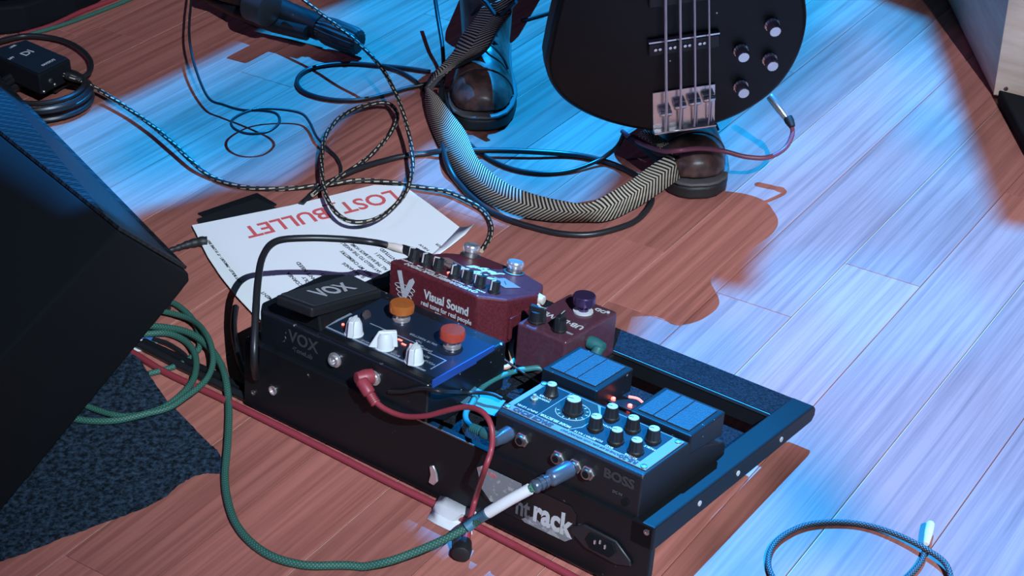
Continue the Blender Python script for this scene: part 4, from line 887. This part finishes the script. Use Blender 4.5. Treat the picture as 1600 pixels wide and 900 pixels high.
for u, v in ((0.0045, 0.010), (0.0045, 0.072), (0.168, 0.010), (0.168, 0.0715)):
    V.part('screw', M['steel'], lambda b: lathe(b, [(0.0034, 0.0535), (0.0034, 0.0548), (0.0014, 0.0552), (0.0012, 0.0545), (0, 0.0545)], 14, T((u, v, 0))))
V.text('SPACE ECHO', 0.0085, 0.036, 0.0105, 0.0540, M['black_ink'], bold=0.0004, sx=0.95)
V.text('RE-20', 0.0085, 0.150, 0.0105, 0.0540, M['black_ink'], bold=0.0002)
V.text('VOLTAGE OR AMP SUPPLY UNITS WITH INPUT ONLY', 0.0045, 0.106, 0.0105, 0.0540, M['black_ink'], sx=0.66)
V.text('MODE SELECTOR', 0.0055, 0.057, 0.0195, 0.0542, M['white'], bold=0.0001, sx=0.85)
V.text('INPUT LEVEL', 0.0045, 0.022, 0.0195, 0.0542, M['white'])
V.text('POWER', 0.0042, 0.0225, 0.0500, 0.0542, M['white']); V.text('NORMAL', 0.0042, 0.0225, 0.0450, 0.0542, M['white'])
for s, px, py in (('REPEAT RATE', 914, 678), ('ECHO', 934, 685), ('BASS', 952, 696), ('REVERB', 986, 711), ('TREBLE', 1016, 698), ('INTENSITY', 944, 662)):
    q = UB(px, py + 2, 0.0542); V.text(s, 0.0042, q.x, q.y, 0.0542, M['white'])
def rek(px, py, r, h, cap=True):
    q = UB(px, py, 0.0541); g = empty('control_knob', Matrix()); g.parent = re; g.matrix_local = T(Vector((q.x, q.y, 0.0541)) - V.o)
    bm = bmesh.new(); lathe(bm, [(r * 1.15, 0), (r * 1.15, 0.002), (r, 0.003), (r * 0.82, h), (0, h)], 28, None, ribs=1, ribd=r * 0.06); link('knob_body', bm, M['black'], g)
    bm = bmesh.new(); lathe(bm, [(r * 0.72, h), (r * 0.70, h + 0.0006), (0, h + 0.0006)], 24); link('knob_cap', bm, mat('cap_silver', (0.50, 0.50, 0.51), 0.4, 0.15) if 'cap_silver' not in bpy.data.materials else bpy.data.materials['cap_silver'], g)
    bm = bmesh.new(); box(bm, 0, r * 0.7, -0.0004, 0.0004, h + 0.0006, h + 0.0010, RZ(200)); link('pointer_line', bm, M['black_ink'], g, smooth=False)
rek(895, 643, 0.0098, 0.0145); rek(861, 617, 0.0068, 0.0125)
for px, py in ((930, 669), (955, 653), (962, 690), (988, 671), (993, 706), (1020, 688)): rek(px, py, 0.0075, 0.0135)
q = UB(895, 643, 0.0541)
for k in range(12):
    a = R(-150 + k * 27); V.part('scale_mark', M['white'], lambda b: box(b, 0.0135, 0.0160, -0.0004, 0.0004, 0.0541, 0.0543, T((q.x, q.y, 0)) @ Matrix.Rotation(a, 4, 'Z')), smooth=False)
V.part('scale_ring', M['white'], lambda b: tube(b, [Vector((q.x + math.cos(a) * 0.0175, q.y + math.sin(a) * 0.0175, 0.0542)) for a in [R(-160 + i * 12) for i in range(27)]], 0.0003, 5))
q = UB(835, 624, 0.0541); V.part('toggle_switch', M['chrome'], lambda b: (lathe(b, [(0.0042, 0.0541), (0.0042, 0.0560), (0.0022, 0.0565), (0.0018, 0.0600), (0, 0.0605)], 14, T((q.x, q.y, 0)))))
# foot treadles
def foot(u0, u1, v0, v1):
    g = V.part('foot_treadle', M['chipped'], lambda b: hull8(b, [(u0, v0, 0.036), (u1, v0, 0.036), (u1, v1, 0.030), (u0, v1, 0.030)], [(u0, v0, 0.0585), (u1, v0, 0.0585), (u1, v1, 0.0585), (u0, v1, 0.0585)]), smooth=False, bevel=0.002, seg=2)
    n = 3; d = (v1 - v0 - 0.012) ; us = [u0 + 0.006, u0 + 0.024, u0 + 0.040, u1 - 0.006]
    for a_, b_ in zip(us, us[1:]):
        o_ = V.part('rubber_pad', mat('tread_rubber', (0.022, 0.030, 0.040), 0.45, bump=0.3, bs=700) if 'tread_rubber' not in bpy.data.materials else bpy.data.materials['tread_rubber'], lambda b: box(b, a_ + 0.0004, b_ - 0.0004, v0 + 0.006, v1 - 0.006, 0.0580, 0.0602), smooth=False, bevel=0.0005)
    return g
foot(-0.012, 0.058, 0.090, 0.158); foot(0.103, 0.176, 0.082, 0.148)
V.part('level_panel', dk, lambda b: hull8(b, [(0.046, 0.110, 0.0375), (0.100, 0.110, 0.0375), (0.100, 0.150, 0.024), (0.046, 0.150, 0.024)], [(0.046, 0.110, 0.0400), (0.100, 0.110, 0.0400), (0.100, 0.150, 0.0265), (0.046, 0.150, 0.0265)]), smooth=False, bevel=0.0006)
for px, py in ((958, 626), (984, 637)):
    q = UB(px, py, 0.036); V.part('indicator_light', M['led'], lambda b: lathe(b, [(0.0024, 0.030), (0.0024, 0.0395), (0, 0.0410)], 12, T((q.x, q.y, 0))))
q0_, q1_, q2_ = UB(982, 621, 0.036), UB(996, 624, 0.036), UB(1005, 631, 0.036)
V.part('level_meter', M['led'], lambda b: tube(b, cr([Vector((q.x, q.y, 0.037)) for q in (q0_, q1_, q2_)], 5), 0.0013, 6))
for (px, py) in ((796, 676), (817, 686), (873, 714), (900, 727), (920, 738)):
    q = UPL(px, py, OB + DEP * -0.003, DEP) - OB; jm = T((q.dot(WID), -0.0031, q.dot(NB))) @ FB
    V.part('jack_nut', M['steel'], lambda b: lathe(b, [(0.0080, 0), (0.0080, 0.0022), (0.0070, 0.0030)], 6, jm), angle=20)
    V.part('jack_socket', M['steel'], lambda b: lathe(b, [(0.0055, 0.003), (0.0055, 0.0060), (0.0040, 0.0062)], 18, jm), angle=25)
    V.part('socket_hole', M['matte'], lambda b: lathe(b, [(0.0038, 0.0060), (0.0038, 0.0064)], 14, jm))
V.ftext('BOSS', 0.014, 0.150, 0.038, -0.0036, mat('dim_print', (0.035, 0.035, 0.038), 0.6), bold=0.0006, sx=1.1)
V.ftext('DC IN', 0.004, 0.150, 0.022, -0.0036, M['grey_print'])
V.part('power_socket', M['matte'], lambda b: lathe(b, [(0.004, 0), (0.004, 0.0012), (0.002, 0.0012)], 14, T((0.160, -0.0031, 0.016)) @ FB))

# ------------------------------------------------------------------ cables on and around the board
def wcable(name, pts, r, m, label, n=8, cat='cable'): return cable(name, None, r, m, label, cat, raw=pts, n=n)
# black cable into the maroon pedal
vs_side = UBw(632, 389, 0.045)
bkc = wcable('black_jack_cable', [U(404, 600, 0.012), U(392, 596, 0.010), U(380, 578, 0.008), U(370, 545, 0.006), U(365, 510, 0.006), U(368, 480, 0.006)], 0.0042, M['cablek'], 'black cable curving on the floor behind the left end of the pedalboard')
vc = wcable('black_arched_cable', [Bd(-0.348, -0.012, -0.055) if False else U(400, 590, 0.05), U(397, 560, 0.09), U(399, 500, 0.12), U(403, 440, 0.14), U(411, 400, 0.145), U(432, 377, 0.145), U(480, 372, 0.14), U(540, 374, 0.135), U(585, 379, 0.132), UBw(604, 383, 0.055)], 0.0042, M['cablek'], 'black cable arching up from the board end into the maroon pedal', n=10)
plug(vc, UBw(600, 382, 0.055), UBw(634, 391, 0.056), 0.0052, M['beigewrap'], 'taped_sleeve'); plug(vc, UBw(628, 388, 0.056), UBw(662, 402, 0.058), 0.0068, M['black'], 'jack_plug')
# tan patch cable with right-angle plug at the maroon pedal
tn = wcable('tan_patch_cable', [UBw(831, 484, 0.040), UBw(826, 496, 0.030), UBw(808, 512, 0.014), UBw(780, 521, 0.006), UBw(740, 524, 0.002), UBw(735, 540, -0.004), UBw(752, 556, -0.008), UBw(775, 570, -0.008), UBw(790, 574, -0.008), UBw(800, 565, -0.006), UBw(798, 545, 0.0), UBw(802, 525, 0.010), UBw(812, 508, 0.020)], 0.0030, M['tan'], 'short tan patch cable between the maroon and plum pedals')
plug(tn, UBw(850, 470, 0.048), UBw(824, 461, 0.048), 0.0072, M['beigewrap'], 'jack_plug'); plug(tn, UBw(833, 486, 0.036), UBw(841, 468, 0.046), 0.0056, M['beigewrap'], 'plug_sleeve')
# teal right-angle plug in the plum pedal
tp2 = wcable('teal_patch_cable', [Bd(-0.020, 0.200, 0.020), Bd(-0.018, 0.190, 0.006), Bd(-0.014, 0.175, -0.004), Bd(-0.02, 0.150, -0.008), UBw(852, 579, 0.004), UBw(820, 577, 0.006), UBw(795, 583, 0.006), UBw(770, 594, 0.006), UBw(750, 609, 0.006), UBw(738, 630, 0.006), UBw(728, 645, 0.006), UBw(729, 658, 0.010), UBw(738, 668, 0.020)], 0.0032, M['teal'], 'teal patch cable crossing the gap to the echo unit')
plug(tp2, Bd(-0.014, 0.212, 0.034), Bd(-0.034, 0.212, 0.034), 0.0075, M['tealplug'], 'jack_plug'); plug(tp2, Bd(-0.020, 0.198, 0.016), Bd(-0.019, 0.210, 0.034), 0.0064, M['tealplug'], 'plug_sleeve', rings=3)
def FP(px, py, v): return UPL(px, py, OB + DEP * v, DEP)
plug(tp2, FP(736, 668, -0.020), FP(778, 684, -0.024), 0.0062, M['tealplug'], 'plug_sleeve', rings=5); plug(tp2, FP(772, 690, -0.030), FP(796, 676, -0.006), 0.0076, M['blueplug'], 'jack_plug')
# blue tape
bt = empty('blue_tape', MBD @ T((-0.06, 0.06, -0.012)), 'crumpled strip of blue tape between the two big pedals', 'tape')
bm = bmesh.new(); io = bt.matrix_world.inverted()
hull8(bm, [io @ UBw(*p) for p in ((700, 622, 0.0), (728, 608, 0.004), (790, 628, 0.004), (772, 652, 0.0))], [io @ UBw(*p) for p in ((700, 621, 0.002), (728, 606, 0.006), (790, 626, 0.006), (772, 650, 0.002))]); link('tape_strip', bm, M['bluetape'], bt, smooth=False)
bm = bmesh.new(); hull8(bm, [io @ UBw(*p) for p in ((722, 614, 0.006), (736, 602, 0.010), (752, 612, 0.010), (745, 622, 0.006))], [io @ UBw(*p) for p in ((722, 612, 0.008), (736, 600, 0.012), (752, 610, 0.012), (745, 620, 0.008))]); link('tape_fold', bm, M['bluetape'], bt, smooth=False)
wcable('thin_power_cable', [UBw(722, 524, 0.035), UBw(745, 530, 0.035), UBw(768, 544, 0.03), UBw(790, 563, 0.02), UBw(808, 576, 0.012), UBw(826, 588, 0.008), UBw(846, 600, 0.01)], 0.0014, M['black'], 'thin black power lead crossing between the pedals')
wcable('dark_power_cable', [FP(608, 612, -0.004), FP(630, 612, -0.006), FP(660, 607, -0.006), FP(690, 612, -0.004), UBw(725, 613, 0.014), UBw(765, 615, 0.016), UBw(785, 623, 0.014)], 0.0022, M['black'], 'black power lead running below the multi effects unit')
# red angled cable
rp_ = lambda px, py, d: FP(px, py, -d)
rc_ = wcable('red_patch_cable', [rp_(572, 606, 0.022), rp_(582, 622, 0.022), rp_(600, 638, 0.022), rp_(630, 650, 0.022), rp_(665, 650, 0.022), rp_(700, 641, 0.020), rp_(730, 636, 0.018), rp_(755, 645, 0.022), rp_(768, 668, 0.028), rp_(768, 700, 0.034), rp_(757, 735, 0.045), U(744, 775, 0.035), U(735, 810, 0.022), U(729, 838, 0.010)], 0.0030, M['redcable'], 'red patch cable looping down from the multi effects unit', n=10)
plug(rc_, rp_(556, 591, 0.022), rp_(582, 588, 0.004), 0.0085, M['redcable'], 'jack_plug'); plug(rc_, rp_(588, 632, 0.022), rp_(564, 594, 0.020), 0.0070, M['redcable'], 'plug_sleeve', rings=5)
plug(rc_, U(731, 815, 0.018), U(727, 850, 0.009), 0.0048, M['redcable'], 'plug_sleeve', rings=5); plug(rc_, U(727, 846, 0.010), U(720, 868, 0.010), 0.0095, M['rubber'], 'jack_plug'); plug(rc_, U(706, 848, 0.009), U(722, 848, 0.009), 0.0085, M['rubber'], 'jack_plug')
# green instrument cable
gp = [rp_(832, 762, 0.050), rp_(800, 779, 0.060), rp_(765, 800, 0.066), U(740, 818, 0.050), U(700, 840, 0.036), U(650, 862, 0.022), U(600, 879, 0.012), U(540, 889), U(480, 889), U(430, 877), U(395, 855), U(370, 825), U(357, 790), U(352, 750), U(356, 700), U(358, 650), U(354, 600, 0.010), U(343, 565, 0.012), U(322, 538, 0.012), U(295, 520, 0.012), U(262, 512, 0.010), U(215, 508, 0.008)]
gc = wcable('green_instrument_cable', gp, 0.0043, M['green'], 'green tweed cable sweeping from the echo unit to the left monitor', n=10)
plug(gc, rp_(832, 762, 0.050), rp_(893, 731, 0.007), 0.0088, M['blueplug'], 'jack_plug', rings=3)
bm = bmesh.new(); tube(bm, [rp_(828, 764, 0.0515), rp_(800, 779, 0.060), rp_(763, 801, 0.0664)], 0.0058, 14); tag(link('white_sleeve', bm, M['whitewrap'], gc), 'white sleeve by the plug')
bm = bmesh.new(); tube(bm, [rp_(763, 801, 0.0664), U(745, 812, 0.053), U(729, 825, 0.046)], 0.0056, 14); tag(link('blue_sleeve', bm, M['bluetape'], gc), 'blue sleeve below the white one')
cable('green_cable_loop', [(225, 522, 0.006), (262, 521, 0.006), (292, 535, 0.006), (306, 560, 0.008), (303, 590, 0.010), (285, 615, 0.012), (255, 637, 0.012), (215, 650, 0.012), (170, 658, 0.011), (120, 655, 0.010), (70, 640, 0.010), (30, 618, 0.010)], 0.0040, M['green'], 'inner loop of green cable lying over the carpet edge', group='loops of green cable beside the monitor')
cable('green_cable_loop', [(230, 484, 0.008), (262, 488, 0.008), (300, 500, 0.012), (322, 522, 0.020), (332, 550, 0.020), (331, 575, 0.016), (318, 598, 0.014), (290, 620, 0.014), (262, 638, 0.013), (225, 647, 0.012), (190, 650, 0.012), (150, 640, 0.010), (110, 622, 0.010), (80, 600, 0.010)], 0.0036, M['green'], 'outer loop of green cable ending on the carpet', group='loops of green cable beside the monitor')
cable('green_cable_loop', [(245, 468, 0.006), (272, 474, 0.006), (298, 495, 0.007), (310, 518, 0.006), (312, 540, 0.006), (306, 551), (290, 565), (262, 576), (232, 584)], 0.0036, M['green'], 'shortest green cable crossing behind the two green loops', group='loops of green cable beside the monitor')
# long red cable and black cables in front of the board
cable('red_floor_cable', [(190, 542), (212, 554), (262, 584), (340, 620), (430, 664), (520, 709), (600, 750), (680, 789), (760, 830), (840, 872), (920, 915)], 0.0040, M['redcable'], 'long red cable lying straight along the front of the pedalboard', group='cables along the front of the pedalboard', n=4)
cable('black_floor_cable', [(190, 528), (228, 545), (280, 572), (350, 606), (430, 645), (520, 690), (600, 730), (680, 768), (760, 806), (840, 846), (930, 893)], 0.0050, M['cablek'], 'thick black cable lying beside the red floor cable', group='cables along the front of the pedalboard', n=4)
cable('black_floor_cable', [(225, 535), (290, 565), (360, 598), (440, 637), (530, 682), (610, 722), (690, 760), (770, 799), (850, 838), (945, 884)], 0.0046, M['matte'], 'black cable between the thick black cable and the board', group='cables along the front of the pedalboard', n=4)
cable('thin_dark_cable', [(240, 530), (262, 537), (285, 552), (300, 570)], 0.003, M['cablek'], 'short dark cable under the green loops')
# white tape on the floor cables
tg = empty('white_tape', U(715, 795), 'white gaffer tape patch holding the red and black cables', 'tape')
bm = bmesh.new(); rows = [[(688, 774, .009), (700, 773, .011), (733, 786, .010), (748, 794, .009)], [(680, 788, .011), (694, 790, .013), (722, 803, .013), (742, 806, .012)], [(675, 797, .002), (688, 806, .002), (705, 815, .002), (738, 812, .002)], [(667, 811, .001), (683, 820, .001), (702, 829, .001), (738, 835, .001)]]
gv = [[bm.verts.new(U(*p) - tg.location) for p in r_] for r_ in rows]
for r0, r1 in zip(gv, gv[1:]):
    for k in range(3): bm.faces.new((r0[k], r0[k + 1], r1[k + 1], r1[k]))
link('tape_patch', bm, M['gaffer'], tg, solid=0.0005)
# bottom right cable with white plug
lc = cable('dark_braided_cable', [(1490, 930), (1480, 885, 0.008), (1450, 860, 0.008), (1400, 835, 0.006), (1350, 820), (1300, 816), (1255, 822), (1218, 842), (1202, 866), (1204, 895), (1230, 925), (1300, 960), (1370, 940), (1415, 905), (1438, 880), (1446, 858), (1449, 845, 0.010)], 0.0030, uv_mat('dark_blue_braid', (0.02, 0.025, 0.03), (0.22, 0.24, 0.25), tweed, 0.6), 'dark braided cable loop with a white plug at the bottom right', n=10)
lc_pts = None
plug(lc, U(1447, 850, 0.010), U(1454, 818, 0.010), 0.0045, M['whitewrap'], 'white_plug')
bm = bmesh.new(); tube(bm, [U(1452, 824, 0.010), U(1454, 815, 0.010)], 0.0018, 8); link('metal_tip', bm, M['steel'], lc)

# ------------------------------------------------------------------ stage lamps, with unseen plates added and traced to mask two beams
def lamp(name, pos, aim, label, polys, dist, hole=True):
    ax = (aim - pos).normalized(); c = pos + ax * dist
    g = empty(name, pos, label, 'lamp', 'stage lamps hanging around the stage'); Q = ax.to_track_quat('Z', 'Y').to_matrix().to_4x4()
    bm = bmesh.new(); lathe(bm, [(0.0, -0.30), (0.12, -0.30), (0.14, -0.28), (0.14, -0.02), (0.13, -0.02), (0.13, -0.26), (0.0, -0.26)], 28, Q); link('housing', bm, M['black'], g)
    gi = g.matrix_world.inverted()
    for poly in polys:
        bm = bmesh.new(); lo = []; hi = []; flat = []; iq = Q.inverted()
        for p in poly:
            w = U(*p) if not isinstance(p, Vector) else p
            d = w - pos; t = (c - pos).dot(ax) / d.dot(ax); q = d * t
            lo.append(bm.verts.new(q)); hi.append(bm.verts.new(q + ax * 0.0006)); l_ = iq @ q; flat.append(Vector((l_.x, l_.y, 0)) * 100)
        for tri in tessellate_polygon([flat]):
            bm.faces.new([lo[i] for i in tri]); bm.faces.new([hi[i] for i in reversed(tri)])
        for i in range(len(lo)): bm.faces.new((lo[i], lo[(i + 1) % len(lo)], hi[(i + 1) % len(lo)], hi[i]))
        link('beam_mask_plate', bm, M['steel'], g, smooth=False)  # added mask piece that blocks part of the beam
    return g
E_ = 700
blue_polys = [
    # upper left
    [(-E_, 330), (-200, 330), (60, 205), (130, 178), (210, 150), (300, 106), (400, 58), (440, 36), (520, 14), (600, -20), (640, -120), (600, -500), (-E_, -500)],
    # centre left floor down to the board
    [(-260, 800), (160, 520), (195, 340), (230, 325), (270, 316), (350, 290), (425, 290), (455, 275), (482, 250), (505, 215), (530, 180), (560, 160), (605, 152), (640, 138), (672, 130), (700, 126), (712, 170), (700, 215), (665, 236), (645, 262), (632, 290), (700, 322), (760, 345), (850, 352), (905, 345), (960, 262), (1040, 270), (1130, 310), (1160, 330), (1200, 380), (1180, 420), (1182, 448), (1150, 455), (1100, 440), (1060, 430), (1030, 450), (1008, 490), (992, 530), (945, 560), (860, 585), (780, 555), (700, 570), (670, 720), (640, 900), (560, 1200), (-700, 1200)],
    [C0 + bv * (sK + 0.01) + Vector((0, 0, zK)) - av * 0.03, C0 + bv * (sK + 0.01) + av * 0.95 + Vector((0, 0, zK)), C0 + bv * (sK + 1.2) + av * 0.95 + Vector((0, 0, zK)), C0 + bv * (sK + 1.2) - av * 0.03 + Vector((0, 0, zK))],
    [(-300, 1200), (200, 700), (560, 720), (700, 850), (900, 990), (1000, 1300), (300, 1600)],
    # right edge of the beam
    [(1365, -2), (1445, 30), (1478, 118), (1503, 190), (1530, 262), (1560, 350), (1640, 362), (1900, 380), (1900, -500), (1365, -500)],
]
lamp('blue_stage_lamp', BLUE_POS, BLUE_AIM, 'black stage lamp with added light masking plates hanging behind the player', blue_polys, 0.40)
white_polys = [
    [(705, 130), (716, 205), (735, 262), (800, 335), (900, 330), (960, 262), (1060, 290), (1140, 285), (1180, 190), (1290, 110), (1340, 0), (1400, -200), (620, -300), (500, 0), (600, 140)],
    [(120, 215), (210, 165), (330, 112), (440, 70), (560, 30), (640, 60), (620, 150), (560, 160), (500, 210), (450, 262), (360, 285), (270, 300), (190, 320)],
    [(1368, 0), (1446, 30), (1476, 112), (1440, 100), (1400, 80), (1385, 50)], [(1450, 168), (1490, 160), (1528, 250), (1480, 235), (1420, 205)],
    [(1225, 690), (1290, 690), (1310, 770), (1400, 880), (1330, 900), (1240, 830), (1190, 800)], [(1050, 520), (1130, 530), (1150, 570), (1080, 580)], [(1385, -8), (1450, 22), (1492, 48), (1535, 60), (1500, 10), (1470, -60), (1380, -60)], [(1502, 128), (1550, 120), (1580, 160), (1520, 158)], [(1100, 860), (1180, 800), (1210, 900), (1120, 960)],
]
lamp('violet_stage_lamp', Vector((-2.6, 0.6, 2.3)), Vector((0.1, 2.1, 0)), 'black stage lamp hanging at the left side of the stage', [], 0.4)
lamp('white_stage_lamp', WHITE_POS, WHITE_AIM, 'black stage lamp with added light masking plates hanging above the front of the stage', white_polys, 0.40)
